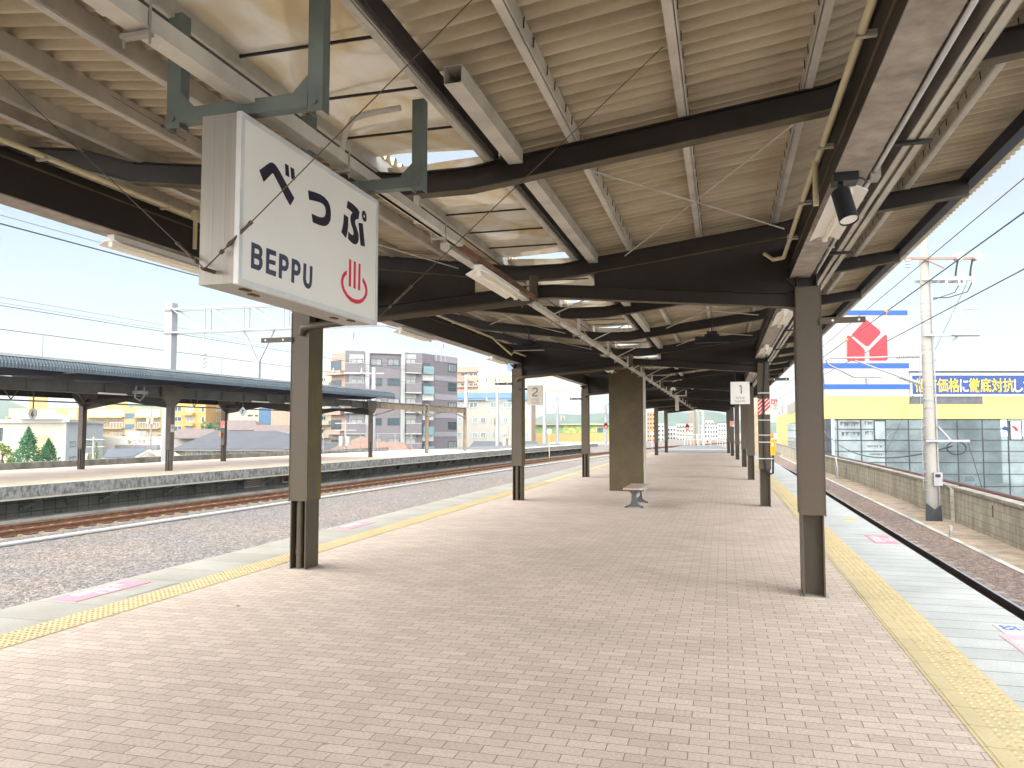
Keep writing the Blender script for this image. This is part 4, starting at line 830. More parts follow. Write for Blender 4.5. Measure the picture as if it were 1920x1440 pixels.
# ------------------------------------------------------------------ facades placed on real planes
class Fac:
    """a vertical wall plane through two ground points; pixel rectangles of the photo are measured onto it"""
    def __init__(s, p0, p1):
        s.p = Vector((p0[0], p0[1], 0)); s.u = Vector((p1[0] - p0[0], p1[1] - p0[1], 0)); s.len = s.u.length; s.u.normalize(); s.n = Vector((s.u.y, -s.u.x, 0))
        if (s.p - EYE).dot(s.n) > 0: s.n = -s.n
    def uz(s, px, py):
        d = ray(px, py); t = (s.p - EYE).dot(s.n) / d.dot(s.n); q = EYE + d * t; return ((q - s.p).dot(s.u), q.z)
    def rect(s, b, xa, xb, ya, yb, d0, d1, m=0):
        u0, _ = s.uz(xa, (ya + yb) / 2); u1, _ = s.uz(xb, (ya + yb) / 2); mx_ = (xa + xb) / 2; z1 = s.uz(mx_, ya)[1]; z0 = s.uz(mx_, yb)[1]
        s.rectuz(b, u0, u1, z0, z1, d0, d1, m); return u0, u1, z0, z1
    def rectuz(s, b, u0, u1, z0, z1, d0, d1, m=0):
        o = s.p + s.u * u0 + s.n * d0; b.obox((o.x, o.y, z0), s.u * (u1 - u0), s.n * (d1 - d0), (0, 0, z1 - z0), m)
    def quad(s, b, pts, d, m=0, th=.02):
        v = []
        for x, y in pts: u_, z_ = s.uz(x, y); o = s.p + s.u * u_ + s.n * d; v.append((o.x, o.y, z_))
        b.prism(v, s.n * th, m)
    def window(s, parent, xa, xb, ya, yb, fm, gm, mull=1, tr=0, fr=.07, sill=True):
        b = MB(); u0, _ = s.uz(xa, (ya + yb) / 2); u1, _ = s.uz(xb, (ya + yb) / 2); mx_ = (xa + xb) / 2; z1 = s.uz(mx_, ya)[1]; z0 = s.uz(mx_, yb)[1]
        if u0 > u1: u0, u1 = u1, u0
        f = min(fr, (u1 - u0) * .12)
        s.rectuz(b, u0, u1, z0, z0 + f, 0, .07); s.rectuz(b, u0, u1, z1 - f, z1, 0, .07); s.rectuz(b, u0, u0 + f, z0 + f, z1 - f, 0, .07); s.rectuz(b, u1 - f, u1, z0 + f, z1 - f, 0, .07)
        for k in range(1, mull + 1): uu = u0 + (u1 - u0) * k / (mull + 1); s.rectuz(b, uu - f * .4, uu + f * .4, z0 + f, z1 - f, 0, .06)
        for k in range(1, tr + 1): zz = z0 + (z1 - z0) * k / (tr + 1); s.rectuz(b, u0 + f, u1 - f, zz - f * .35, zz + f * .35, 0, .055)
        w_ = b.build('window', fm, parent); b = MB(); 
        s.rectuz(b, u0 + f, u1 - f, z0 + f, z1 - f, .005, .02)
        b.build('pane', gm, w_); return w_
    def text(s, name, mt, parent, body, xa, xb, ya, yb, d, bold=0.0):
        u0, _ = s.uz(xa, (ya + yb) / 2); u1, _ = s.uz(xb, (ya + yb) / 2); mx_ = (xa + xb) / 2; z1 = s.uz(mx_, ya)[1]; z0 = s.uz(mx_, yb)[1]
        sh = text2d(body, 1, bold, .02, width=abs(u1 - u0), height=z1 - z0); o = s.p + s.u * (u0 + u1) / 2 + s.n * d; b = MB()
        uu = s.u if s.u.cross(Vector((0, 0, 1))).dot(s.n) > 0 else -s.u
        b.flat(sh, (o.x, o.y, (z0 + z1) / 2), uu, (0, 0, 1)); return b.build(name, mt, parent)
def solid(pts, z0, z1):
    b = MB(); b.prism([(p[0], p[1], z0) for p in pts], (0, 0, z1 - z0)); return b
def zof(px, py, depth): return P(px, py, depth).z

# ------------------------------------------------------------------ the yellow and white store
m_sy = brick('store_yellow', (.50, .425, .125), (.485, .41, .12), (.38, .32, .1), 2.0, 1.35, .03, .5, 0, 'xz', .1, (.95, 1.04), .2, .02)
m_syl = mat('store_yellow_side', (.48, .42, .16), .6, 0, .05, .4)
m_sw = brick('store_white', (.29, .305, .315), (.28, .295, .305), (.26, .27, .285), 1.0, 30.0, .02, .5, 0, 'xz', .1, (.96, 1.03), .3, .02)
m_sb = mat('store_blue', (.005, .06, .29), .45, 0, .05); m_sr = mat('store_red', (.42, .012, .022), .4, 0, .05)
m_navyb = mat('banner_blue', (.012, .04, .17), .4, 0, .05); m_byel = mat('banner_yellow', (.6, .43, .008), .4, 0, .03); m_bwht = mat('banner_white', (.55, .55, .56), .4, 0, .03)
m_mull = mat('mullion_dark', (.035, .04, .05), .4, .3)
m_gl = glass('store_glass', (.36, .45, .48), .015, 1.0, .72)
_b = m_gl.node_tree.nodes['Principled BSDF']; _b.inputs['IOR'].default_value = 2.6
m_glp = glass('store_glass_pale', (.21, .25, .26), .12, .6); m_glside = glass('side_glass_pale', (.27, .37, .39), .1, .7)
m_grime = mat('glass_grime', (.06, .065, .07), .8)
C0 = P(1548, 806, 66); C1 = C0 + Vector((math.cos(YAW), math.sin(YAW), 0)) * 44
sdir = Vector((.02, 1, 0)); C2 = C0 + sdir * 95
stf = Fac(C0, C1); sts = Fac(C0, C2)
store = thing('electronics_store', 'yellow and white store with a red emblem tower and a wide glass front', 'store', (C0.x + 10, C0.y + 10, ZS))
zy0, zy1 = stf.uz(1600, 785)[1], stf.uz(1600, 743)[1]
bk = lambda p, d: p - stf.n * d
b = solid([C0, C1, bk(C1, 30), C0 + sdir * 30], zy0, zy1); b.build('yellow_band', m_sy, store)
b = solid([C0 + sdir * .65 + stf.u * .3, bk(C1, .6), bk(C1, 29), C0 + sdir * 29 + stf.u * 2], ZS, zy0 - .002); b.build('inner_wall', m_concdark, store)
zt = stf.uz(1620, 580)[1]; T1u = stf.uz(1704, 700)[0]; T1 = C0 + stf.u * T1u
b = solid([C0 + stf.n * .02, T1 + stf.n * .02, bk(T1, 9), C0 + sdir * 9], zy1 + .002, zt); tw = b.build('sign_tower', m_sw, store)
b = MB()
for ya, yb in ((582, 591), (681, 690.5), (720.5, 729.5)):
    u0, u1, z0, z1 = (0, T1u, stf.uz(1600, yb)[1], stf.uz(1600, ya)[1]); stf.rectuz(b, -.03, u1 + .02, z0, z1, .02, .05); sts.rectuz(b, -.03, 8.6, z0, z1, .0, .03)
b.build('blue_stripe', m_sb, tw)
b = MB(); X_ = lambda x: 1520 + x / 4.8
def yp(x, y): return (X_(x), 560 + y / 4.8)
stf.quad(b, [yp(495, 186), yp(618, 285), yp(626, 305), yp(618, 322), yp(520, 425), yp(505, 428), yp(488, 420), yp(365, 325)], .05)
stf.quad(b, [yp(322, 340), yp(335, 330), yp(352, 338), yp(470, 445), yp(484, 470), yp(484, 560), yp(335, 560), yp(323, 545)], .05)
stf.quad(b, [yp(526, 470), yp(540, 445), yp(660, 330), yp(672, 325), yp(684, 335), yp(690, 545), yp(678, 556), yp(526, 556)], .05)
b.build('red_emblem', m_sr, tw)
sts.text('lettering', m_sb, tw, 'DA', 1536.5, 1546, 698, 725, .04, .02)
b = MB(); sts.rect(b, 1533, 1540, 646, 682, .01, .05); b.build('red_emblem', m_sr, tw)
# banner on the roof edge
b = MB(); stf.rect(b, 1706, 1990, 698, 743, -.2, .12, 0); stf.rect(b, 1709, 1990, 704, 739, .12, .15, 1); bn = b.build('banner', [m_bwht, m_navyb], store)
b = MB(); stf.rect(b, 1704, 1990, 696, 698.5, -.2, .3); b.build('banner_rail', m_mull, store)
xs_ = 1712.5; cw = 21.2
for run, mt in (('他店価格', m_byel), ('に', m_bwht), ('徹底対抗', m_byel), ('した上で', m_bwht)):
    for ch_ in run:
        w_ = cw * (.8 if ch_ in 'にしたで' else 1.0); stf.text('lettering', mt, bn, ch_, xs_ + .6, xs_ + w_ - .6, 709.5 if ch_ not in 'にした' else 711.5, 735.5, .16, .008); xs_ += w_
b = MB(); stf.rect(b, 1705, 1842, 743.6, 757.5, .0, .04); b.build('vent_strip', mat('vent_grey', (.075, .08, .09), .6), store)
# glass front
vx = [1548, 1572.5, 1616.5, 1661.5, 1706, 1751, 1797.5, 1845, 1893, 1942]; hy = [786.5, 804.5, 825.5, 846, 867, 889, 912, 936, 962]
for i in range(len(vx) - 1):
    b = MB()
    for j in range(len(hy) - 1): stf.rect(b, vx[i], vx[i + 1], hy[j], hy[j + 1], -.2, -.052 + .004 * ((i * 5 + j * 3) % 4))
    b.build('glass_bay', m_glp if i < 3 else m_gl, store)
b = MB()
for x in vx: stf.rect(b, x - .8, x + .8, 786, 965, -.1, .0)
for y in hy: stf.rect(b, 1548, 1942, y - .65, y + .65, -.1, .01)
b.build('mullion', m_mull, store)
stf.window(store, 1638.5, 1661, 788, 825, m_mull, m_glp, 0); stf.window(store, 1893, 1916, 788, 825, m_mull, mat('poster_pale', (.55, .57, .6), .5), 0)
rg = random.Random(4)
for (xa, xb, y0_, ln) in ((1576, 1615, 790, 14), (1620, 1636, 790, 12), (1578, 1614, 809, 12), (1622, 1637, 808, 10), (1626, 1655, 835, 5), (1632, 1658, 850, 6)):
    b = MB(); n_ = int((xb - xa) * 1.6)         # one streaked stain per pane: a ragged comb hanging from a thin line
    up_, lo_ = [], []
    for k in range(n_ + 1): x = xa + (xb - xa) * k / n_; t_ = y0_ + rg.uniform(0, ln * .12); up_.append((x, t_)); lo_.append((x, t_ + (ln * rg.uniform(.25, .8) if rg.random() < .55 else ln * .06)))
    for k in range(n_): stf.quad(b, [up_[k], up_[k + 1], lo_[k + 1], lo_[k]], -.04, 0, .01)
    b.build('water_stain', m_grime, store)
b = MB(); stf.rect(b, 1897, 1912, 795, 815, .03, .05); stf.quad(b, [(1895, 797), (1904, 800), (1910, 809), (1903, 808)], .055, 1); stf.quad(b, [(1899, 808), (1903, 810), (1904, 814)], .055, 2)
stf.quad(b, [(1878, 803), (1885, 798), (1891, 803), (1889, 808), (1880, 806)], -.03, 2); b.build('poster', [m_bwht, m_sr, m_navyb], store)
# long side along the railway
zs0 = zy0; b = solid([C0, C2, C2 + Vector((20, 0, 0)), C0 + Vector((20, 0, 0))], ZS + .0, zy0 - .01)
b = MB(); sts.rectuz(b, 6.2, 95, ZS, sts.uz(1475, 775)[1], -9, .0); b.build('side_wall', m_syl, store)
b = MB(); sts.rectuz(b, 0, 6.2, ZS, zy0, -.7, -.45); b.build('corner_glass', m_glside, store)
b = MB()
for q in (.05, 1.6, 3.1, 4.65, 6.15): sts.rectuz(b, q - .05, q + .05, ZS, zy0, -.45, .0)
for y in hy[:-1]: z_ = stf.uz(1550, y)[1]; sts.rectuz(b, 0, 6.2, z_ - .035, z_ + .035, -.45, -.01)
b.build('mullion', m_mull, store)
b = MB(); sts.rectuz(b, 10, 95, sts.uz(1475, 775)[1], sts.uz(1490, 728)[1], -12, -3); b.build('upper_wall', mat('store_grey_white', (.40, .43, .48), .6, 0, .05), store)
b = MB(); sts.rect(b, 1456, 1470, 764, 777, .0, .06); sts.rect(b, 1477, 1493, 756, 774, .0, .06); b.build('vent_grille', m_galvd, store)
b = MB(); sts.rect(b, 1478, 1493.5, 793, 849, 0, .06); b.build('window', m_mull, store)
b = MB()
for (xa, xb) in ((1478.5, 1481.5), (1482.2, 1486), (1486.6, 1493)):
    for (ya, yb) in ((794, 806), (807, 821), (822, 838), (839, 849)): sts.rect(b, xa, xb, ya, yb, .06, .09)
b.build('window_pane', m_glside, store)
# the street the glass front looks at: shops, lamps and trees out of the frame to the right
rb = thing('shop_building', 'grey shop building across the street, mirrored in the store glass', 'building', (52, 38, ZS))
b = solid([(34, 40), (60, 26), (66, 36), (40, 50)], ZS, 5.5); b.build('wall', mat('shop_grey', (.38, .38, .37), .8, 0, .1), rb)
fx_ = Fac((34, 40), (60, 26)); fx_.n = -fx_.n if fx_.n.y < 0 else fx_.n
b = MB()
for k in range(5):
    for z in (-2.2, .6, 3.2): fx_.rectuz(b, 2 + k * 5.4, 5 + k * 5.4, z, z + 1.4, -.0, .08)
b.build('window', m_mull, rb)
b = MB(); fx_.rectuz(b, 1, 28, -4.1, -3.1, 0, .3); b.build('shop_sign', mat('shop_cream', (.7, .55, .3), .5), rb)
b = MB(); fx_.rectuz(b, 3, 6, -4.0, -3.2, .3, .34); fx_.rectuz(b, 9, 11, 0, 4, .0, .5); fx_.rectuz(b, 13, 18, -3.9, -3.3, .3, .34); b.build('shop_board', m_sr, rb)
b = MB(); fx_.rectuz(b, 20, 23, -.5, 4.2, .0, .5); fx_.rectuz(b, 6.3, 8.5, -1.5, 2.5, 0, .4); b.build('shop_board', m_bwht, rb)

def street_lamp(lab, x, y):
    t_ = thing('street_lamp', lab, 'street lamp', (x, y, ZS)); b = MB(); b.cyl((x, y, ZS), (x, y, ZS + 7), .1, 8, r2=.07); b.build('pole', m_whiteo, t_)
    for s_ in (-1, 1): b = MB(); b.tube([(x, y, ZS + 6.2), (x + s_ * .5, y - s_ * .2, ZS + 7.2), (x + s_ * 1.6, y - s_ * .6, ZS + 7.6), (x + s_ * 2.4, y - s_ * .9, ZS + 7.55)], .07, 6); b.build('lamp_arm', m_whiteo, t_)
street_lamp('double armed white street lamp mirrored in the left of the store glass', 33, 50); street_lamp('double armed white street lamp mirrored in the right of the store glass', 44, 46)
b = MB(); b.prism([(30, 46, -1.2), (36, 43, -1.2), (36, 43, 1.6), (33, 44.5, 3.0), (30, 46, 1.6)], (.2, .4, 0)); tag(b.build('gable_front', m_whiteo), 'white gabled house front mirrored in the store glass', 'building front')
b = MB(); b.prism([(37, 46, -4.4), (41, 44, -4.4), (40, 42, -3.2), (36, 44, -3.2)], (0, 0, -.2)); tag(b.build('awning', m_sr), 'red awning mirrored low in the store glass', 'awning')
v_ = thing('parked_van', 'white van mirrored low in the right of the store glass', 'van', (48, 46, ZS)); b = MB(); b.prism([(46, 46, ZS + .4), (50, 44.2, ZS + .4), (50, 44.2, ZS + 1.2), (49, 44.6, ZS + 2), (46, 46, ZS + 2)], (.8, 1.7, 0)); b.build('body', m_whiteo, v_)
b = MB(); b.prism([(46.4, 45.8, ZS + 1.2), (49.4, 44.44, ZS + 1.2), (48.8, 44.7, ZS + 1.85), (46.4, 45.8, ZS + 1.85)], (.82, 1.74, 0)); b.build('window', m_mull, v_)
for q in (.15, .85):
    b = MB(); p = Vector((46, 46, ZS + .4)).lerp(Vector((50, 44.2, ZS + .4)), q) + Vector((.8, 1.7, 0)); b.cyl(p - Vector((.1, .2, 0)), p + Vector((.05, .1, 0)), .38, 12); b.build('wheel', m_mull, v_)
# ------------------------------------------------------------------ the opposite platform
m_op = mat('opp_paving', (.50, .42, .36), .9, 0, .12, .8); m_opb = mat('opp_edge', (.43, .41, .35), .9, 0, .12, 1)
m_stain = mat('stained_concrete', (.225, .225, .215), .95, 0, .3, 2.4, c2=(.09, .093, .09), thr=(.38, .58), stretch=(1, 3.5, 2), bump=.2)
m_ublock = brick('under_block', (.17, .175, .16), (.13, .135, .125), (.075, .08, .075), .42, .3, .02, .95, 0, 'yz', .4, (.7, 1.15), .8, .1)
OY0, OY1 = -8, 92
def oedge(y): return TC(y) - 1.62
b = MB(); ys = np.linspace(OY0, OY1, 50)
def ribbon(b, f0, f1, z0, z1, ys, m=0):
    pf = None; v = []
    for y in ys: v += [(f0(y), y, z0), (f1(y), y, z0), (f1(y), y, z1), (f0(y), y, z1)]
    n = len(ys); fs = [(i * 4 + j, i * 4 + (j + 1) % 4, (i + 1) * 4 + (j + 1) % 4, (i + 1) * 4 + j) for i in range(n - 1) for j in range(4)] + [(0, 1, 2, 3), (4 * n - 4, 4 * n - 1, 4 * n - 2, 4 * n - 3)]
    b.add(v, fs, m); return b
ofar = lambda y: oedge(y) - 8.6 + max(0, y - 40) * .055
struct(ribbon(MB(), lambda y: oedge(y) - 1.25, lambda y: max(ofar(y), -60), -.4, .0, np.linspace(OY0, 60, 40)), 'platform', m_op)
struct(ribbon(MB(), lambda y: oedge(y) - 1.25, lambda y: ofar(y), -.4, .0, np.linspace(60.01, OY1, 20)), 'platform', m_asph)
struct(ribbon(MB(), lambda y: oedge(y) - .0, lambda y: oedge(y) - 1.25, -.42, .003, ys), 'platform_edge', [m_opb])
struct(ribbon(MB(), lambda y: oedge(y) - .95, lambda y: oedge(y) - 1.2, .003, .007, np.linspace(OY0, 58, 40)), 'tactile_paving', mat('opp_tactile', (.56, .45, .2), .7, 0, .1))
struct(ribbon(MB(), lambda y: oedge(y) + .015, lambda y: oedge(y) - .02, -.36, -.012, ys), 'platform_fascia', m_stain)
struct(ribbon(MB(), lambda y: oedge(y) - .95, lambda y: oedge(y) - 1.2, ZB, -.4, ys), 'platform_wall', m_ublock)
struct(ribbon(MB(), lambda y: oedge(y) - .5, lambda y: oedge(y) - 1.0, ZB - .02, ZB + .1, ys), 'platform_footing', m_conc)
b = MB()
for y in np.arange(14, 90, 2.9):
    x = oedge(y); 
    for s_ in (-1, 1): b.bar((x - .93, y + s_ * .9, ZB + .35), (x - .5, y + s_ * .35, -.42), .09, .1)
struct(b, 'platform_bracing', m_ublock)
for i, (y, mt_) in enumerate(((32.6, m_rustd), (34.2, m_concdark))):
    b = MB(); x = oedge(y) - .94; b.box(x, x + .05, y - .5, y - .44, ZB + .3, -.35); b.box(x, x + .05, y + .44, y + .5, ZB + .3, -.35); b.box(x, x + .05, y - .44, y + .44, ZB + .3, ZB + .36); b.box(x, x + .05, y - .44, y + .44, -.41, -.35); b.box(x, x + .012, y - .44, y + .44, ZB + .36, -.41, 1)
    tag(b.build('wall_hatch', [m_whiteo, mt_]), ('white framed rust brown hatch', 'white framed grey hatch')[i] + ' in the opposite platform wall', 'hatch')
b = MB(); y = 30.1; x = oedge(y) - .94
for k in range(6): b.box(x, x + .05, y - .75, y + .75, ZB + .25 + k * .085, ZB + .3 + k * .085)
tag(b.build('louvre_vent', m_galvd), 'grey louvred vent in the opposite platform wall', 'vent')
# parapet behind the far platform
struct(ribbon(MB(), lambda y: ofar(y) - 3.6, lambda y: ofar(y) - 3.9, ZB, .12, np.linspace(-10, 62, 30)), 'parapet', m_cope)
# blue ridged canopy
m_blue = mat('canopy_blue', (.075, .10, .12), .45, .1, .12, 2.0); m_ogird = mat('opp_girder', (.085, .083, .078), .55, 0, .2, 1.5); m_ocol = mat('opp_column', (.075, .062, .05), .5, 0, .2, 2)
oc = thing('opposite_canopy', 'blue grey ridged canopy roof over the opposite platform', 'canopy', (TC(30) - 5.7, 30, 0))
OC0, OC1 = 2.0, 42.6
eave = lambda y: TC(y) - 2.15
def ridged():
    prof = [(0.02, 3.5), (0.03, 3.62)] + [(-.44 + .47 * math.cos(a), 3.63 + .33 * math.sin(a)) for a in np.linspace(0, math.pi / 2, 7)][1:] + [(-2.5, 3.965), (-7.2, 3.965)]
    ys = np.arange(OC0, OC1, .115 / 4); v = []; k = len(prof)
    for y in ys:
        dz = .022 * math.cos(2 * math.pi * y / .115)
        for i, (l, z) in enumerate(prof):
            w_ = min(1, max(0, (i - .5) / 5)); v.append((eave(y) + l + dz * (1 - w_), y, z + dz * w_))
    n = len(ys); return MB().add(v, [(i * k + j, i * k + j + 1, (i + 1) * k + j + 1, (i + 1) * k + j) for i in range(n - 1) for j in range(k - 1)], 0, True)
ridged().build('roof_sheet', m_blue, oc)
ribbon(MB(), lambda y: eave(y) - .06, lambda y: eave(y) - 7.1, 3.86, 3.88, np.linspace(OC0, OC1, 24)).build('soffit', mat('opp_soffit', (.42, .36, .27), .8, 0, .25, 1.2), oc)
b = MB()
ysn = np.arange(OC0, OC1 - .1, .115)
for y in ysn: b.box(eave(y) + .045, eave(y) + .062, y + .02, y + .036, 3.64, 3.66)
tag(b.build('roof_screws', m_whiteo, oc), kind='stuff')
n1 = lambda y: TC(y) - 3.62; n2 = lambda y: TC(y) - 7.95
def ogirder(fx, z0, z1, y0, y1, mt, stiff=True):
    b = MB(); ys = np.linspace(y0, y1, max(2, int((y1 - y0) / 3)))
    ribbon(b, lambda y: fx(y) - .01, lambda y: fx(y) + .01, z0, z1, ys); ribbon(b, lambda y: fx(y) - .09, lambda y: fx(y) + .09, z0 - .02, z0, ys); ribbon(b, lambda y: fx(y) - .09, lambda y: fx(y) + .09, z1, z1 + .02, ys)
    if stiff:
        for y in np.arange(y0 + .8, y1, 1.55): b.box(fx(y) - .085, fx(y) + .085, y - .012, y + .012, z0, z1)
    return b
OCY = [8, 17, 26.2, 34.9, 42.4]
ogirder(n1, 2.95, 3.32, OC0, 42.4, m_ogird).build('girder', m_ogird, oc); ogirder(n2, 2.95, 3.35, OC0, 42.4, m_ogird, False).build('girder', m_dark, oc)
for y in np.arange(OC0 + .5, OC1, 3.03):
    b = MB(); b.prism([(n1(y), y - .05, 3.42), (eave(y) - .1, y - .05, 3.68), (eave(y) - .1, y - .05, 3.84), (n1(y), y - .05, 3.85)], (0, .1, 0)); b.prism([(n1(y), y - .05, 3.44), (n2(y) - .8, y - .05, 3.6), (n2(y) - .8, y - .05, 3.795), (n1(y), y - .05, 3.795)], (0, .1, 0)); b.build('rafter', m_bluetint, oc)
for fx, l_ in ((n1, 0), (n2, 1)):
    for y in OCY:
        x = fx(y); b = MB()
        b.box(x - .11, x + .11, y - .11, y + .11, .85, 3.0); b.box(x - .1, x - .085, y - .1, y + .1, 0, .85); b.box(x + .085, x + .1, y - .1, y + .1, 0, .85); b.box(x - .085, x + .085, y - .006, y + .006, 0, .85); b.cyl((x - .02, y - .06, 0), (x - .02, y - .06, .85), .04, 8)
        b.prism([(x + .02, y - .62, 3.4), (x + .02, y + .62, 3.4), (x + .02, y + .62, 3.02), (x + .02, y + .2, 2.62), (x + .02, y - .2, 2.62), (x + .02, y - .62, 3.02)], (.1, 0, 0))
        b.build('column', m_ocol, oc)
for y in OCY:
    b = MB(); b.prism([(n1(y), y - .01, 2.5), (n1(y), y - .01, 2.98), (n2(y), y - .01, 2.93), (n2(y), y - .01, 2.45), ((n1(y) + n2(y)) / 2, y - .01, 2.8)], (0, .02, 0)); b.build('tie_beam', m_dark, oc)
b = MB()
for y in np.arange(OC0 + 1, 41, 3.1):
    x = n2(y) + 1.1; b.bar((x, y, 3.35), (x, y + .5, 2.75), .03, .03); b.bar((x, y + 1, 3.35), (x, y + .5, 2.75), .03, .03)
ribbon(b, lambda y: n2(y) + 1.07, lambda y: n2(y) + 1.13, 2.7, 2.75, np.linspace(OC0, 42, 16)); b.build('lattice', m_ogird, oc)
for y in (12, 15.2, 22.5, 31, 33.5, 38.5):
    b = MB(); b.prism([(n1(y) + .16, y, 2.93), (n1(y) + .34, y, 2.93), (n1(y) + .28, y, 2.98), (n1(y) + .22, y, 2.98)], (0, 1.25, 0)); o = b.build('fluorescent_lamp', m_lampw); tag(o, 'small white lamp strip below the girder of the opposite canopy', 'lamp', 'lamp strips under the opposite canopy')
# bare frames beyond the roof
m_bare = mat('bare_frame', (.21, .165, .12), .6, 0, .2, 1.5)
bf = thing('bare_steel_frame', 'brown bare steel frames without roof at the end of the opposite canopy', 'steel frame', (n1(50), 50, 0))
ogirder(n1, 2.97, 3.35, 42.7, 57.2, m_bare).build('girder', m_bare, bf)
for y in (50.3, 57.2):
    x = n1(y); b = MB(); b.box(x - .1, x - .085, y - .1, y + .1, 0, 3.45); b.box(x + .085, x + .1, y - .1, y + .1, 0, 3.45); b.box(x - .085, x + .085, y - .006, y + .006, 0, 3.45); b.build('column', m_bare, bf)
b = MB()
for a, c in ((42.6, 50.3), (50.3, 57.2)): b.tube([(n1(a), a + .1, 2.5), (n1(a), a + (c - a) * .42, 2.97)], .05, 6); b.tube([(n1(c), c - .1, 2.6), (n1(c), c - (c - a) * .4, 2.97)], .05, 6)
b.build('knee_brace', m_bare, bf)
# things on that platform
y = 34.9; x = n2(y) ; b = MB(); stripes(b, x - .13, x + .13, 1.75, 2.12, y - .12); tag(b.build('warning_wrap', [m_whiteo, m_redw]), 'red and white striped sheet on a post of the opposite platform', 'warning sheet')
b = MB(); b.box(x - .15, x - .05, y - .2, y - .13, 1.3, 1.5); tag(b.build('emergency_button_box', m_org), 'small orange button box on the striped post of the opposite platform', 'button box')
y = 26.2; x = n1(y); b = MB(); b.box(x + .115, x + .12, y - .1, y + .1, 1.55, 1.85); b.box(x + .12, x + .123, y - .06, y + .06, 1.68, 1.8, 1); tag(b.build('notice_board', [m_whiteo, m_txt]), 'small white notice on a post of the opposite platform', 'sign')
def hang_sign(lab, px, py, y, num, diamond):
    d = ray(px, py); q = EYE + d * (y / d.y); t_ = thing('stop_marker', lab, 'sign', (q.x, q.y, q.z)); b = MB(); r = .23
    if diamond: b.prism([(q.x, q.y, q.z - r), (q.x + r, q.y, q.z), (q.x, q.y, q.z + r), (q.x - r, q.y, q.z)], (0, .02, 0))
    else: b.cyl(q, q + Vector((0, .02, 0)), .19, 20)
    b.build('plate', m_whiteo if not diamond else mat('sign_paleblue', (.55, .66, .72), .5), t_)
    b = MB(); b.flat(text2d(num, .3, .01, height=.2), q + Vector((0, -.003, 0)), (1, 0, 0), (0, 0, 1)); b.build('lettering', m_ink, t_)
    b = MB(); b.cyl(q + Vector((0, .02, .18)), (q.x, q.y + .02, 3.05), .02, 6); b.build('hanger', m_ocol, t_)
hang_sign('round white stop marker 6 hung from the opposite canopy', 61, 776, 21, '6', False)
hang_sign('pale diamond stop marker 7 hung from the opposite canopy', 455, 772, 31, '7', True)
b = MB(); b.box(n1(24.6) + .1, n1(24.6) + .3, 24.1, 24.7, 3.0, 3.12); b.tube([(n1(24.4) + .2, 24.2, 3.3), (n1(24.4) + .2, 24.15, 2.85), (n1(24.4) + .2, 24.4, 2.75), (n1(24.4) + .2, 24.6, 2.9), (n1(24.4) + .2, 24.62, 3.3)], .03, 6); tag(b.build('cable_box', m_galvo), 'grey cable box and loop on the opposite canopy girder', 'cable box')

# ------------------------------------------------------------------ overhead line masts and wires on the left
m_mast = mat('mast_white', (.27, .28, .295), .5, .1, .06, 2)
pt = thing('catenary_portal', 'white lattice portal beam on a square mast above the opposite canopy', 'catenary portal', (-28.6, 34.7, ZB))
b = MB(); b.box(-28.85, -28.4, 34.5, 34.95, ZB, 8.45); b.box(-28.95, -28.3, 34.4, 35.05, 8.02, 8.1); b.box(-28.95, -28.3, 34.4, 35.05, 6.78, 6.86); b.build('mast', m_mast, pt)
b = MB(); xe = -4.3
for yy in (34.45, 34.95):
    b.bar((-28.4, yy, 8.08), (xe, yy, 8.08), .1, .1); b.bar((-28.4, yy, 6.83), (xe, yy, 6.83), .09, .09)
    for k in range(10):
        xa = -28.3 + k * 2.35; b.bar((xa, yy, 8.05), (xa + 1.9, yy, 6.85), .06, .06); b.bar((xa + 2.0, yy, 8.05), (xa + 2.0, yy, 6.85), .06, .06)
b.build('lattice_beam', m_mast, pt)
b = MB(); b.box(xe - .2, xe + .2, 34.5, 34.9, 4.3, 8.3); b.build('mast', m_mast, pt)
b = MB(); xx = -23.2
for q in (-.9, .9): b.bar((xx + q, 34.7, 6.8), (xx, 34.7, 5.1), .09, .09)
b.bar((xx - .5, 34.7, 6.1), (xx + .5, 34.7, 6.1), .07, .07); b.box(xx - .1, xx + .1, 34.6, 34.8, 3.9, 5.2); b.build('drop_arm', m_mast, pt)
b = MB(); b.cyl((xx, 34.7, 4.15), (xx - 5, 34.7, 4.1), .025, 6); b.cyl((xx - 5, 34.7, 4.12), (xx - 3.4, 34.7, 4.75), .022, 6); b.cyl((xx - 3.6, 34.7, 4.2), (xx - 3.5, 34.7, 4.9), .03, 6)
for k in range(4): b.cyl((xx - 3.3, 34.7, 4.95 + k * .22), (xx - 3.3, 34.7, 5.0 + k * .22), .16, 12)
b.cyl((xx - 3.3, 34.7, 4.6), (xx - 3.3, 34.7, 6.8), .025, 6)
for k in range(8): b.cyl((xx - .5 - k * .11, 34.7, 4.15), (xx - .55 - k * .11, 34.7, 4.15), .07, 8)
b.build('wire_arm', m_ins, pt)
def lwire(lab, off, z, r, y0=4, y1=140): 
    b = MB(); b.tube(tpath(y0, y1, off, z, 6), r, 5); return tag(b.build('overhead_wire', m_wirek), lab, 'overhead wire')
lwire('thick overhead wire highest in the left sky, over the rusty track', -1.1, 7.45, .022); lwire('thin wire just above the thick one in the left sky', -1.3, 7.75, .008)
lwire('carrier wire of the hidden far track behind the opposite canopy', -13, 7.15, .016); lwire('contact wire just above the opposite canopy roof', -13, 6.1, .016)
lwire('faint upper wire of the pair behind the opposite canopy', -14, 7.7, .009); lwire('faint lower wire of the pair behind the opposite canopy', -14, 7.45, .009)
b = MB()
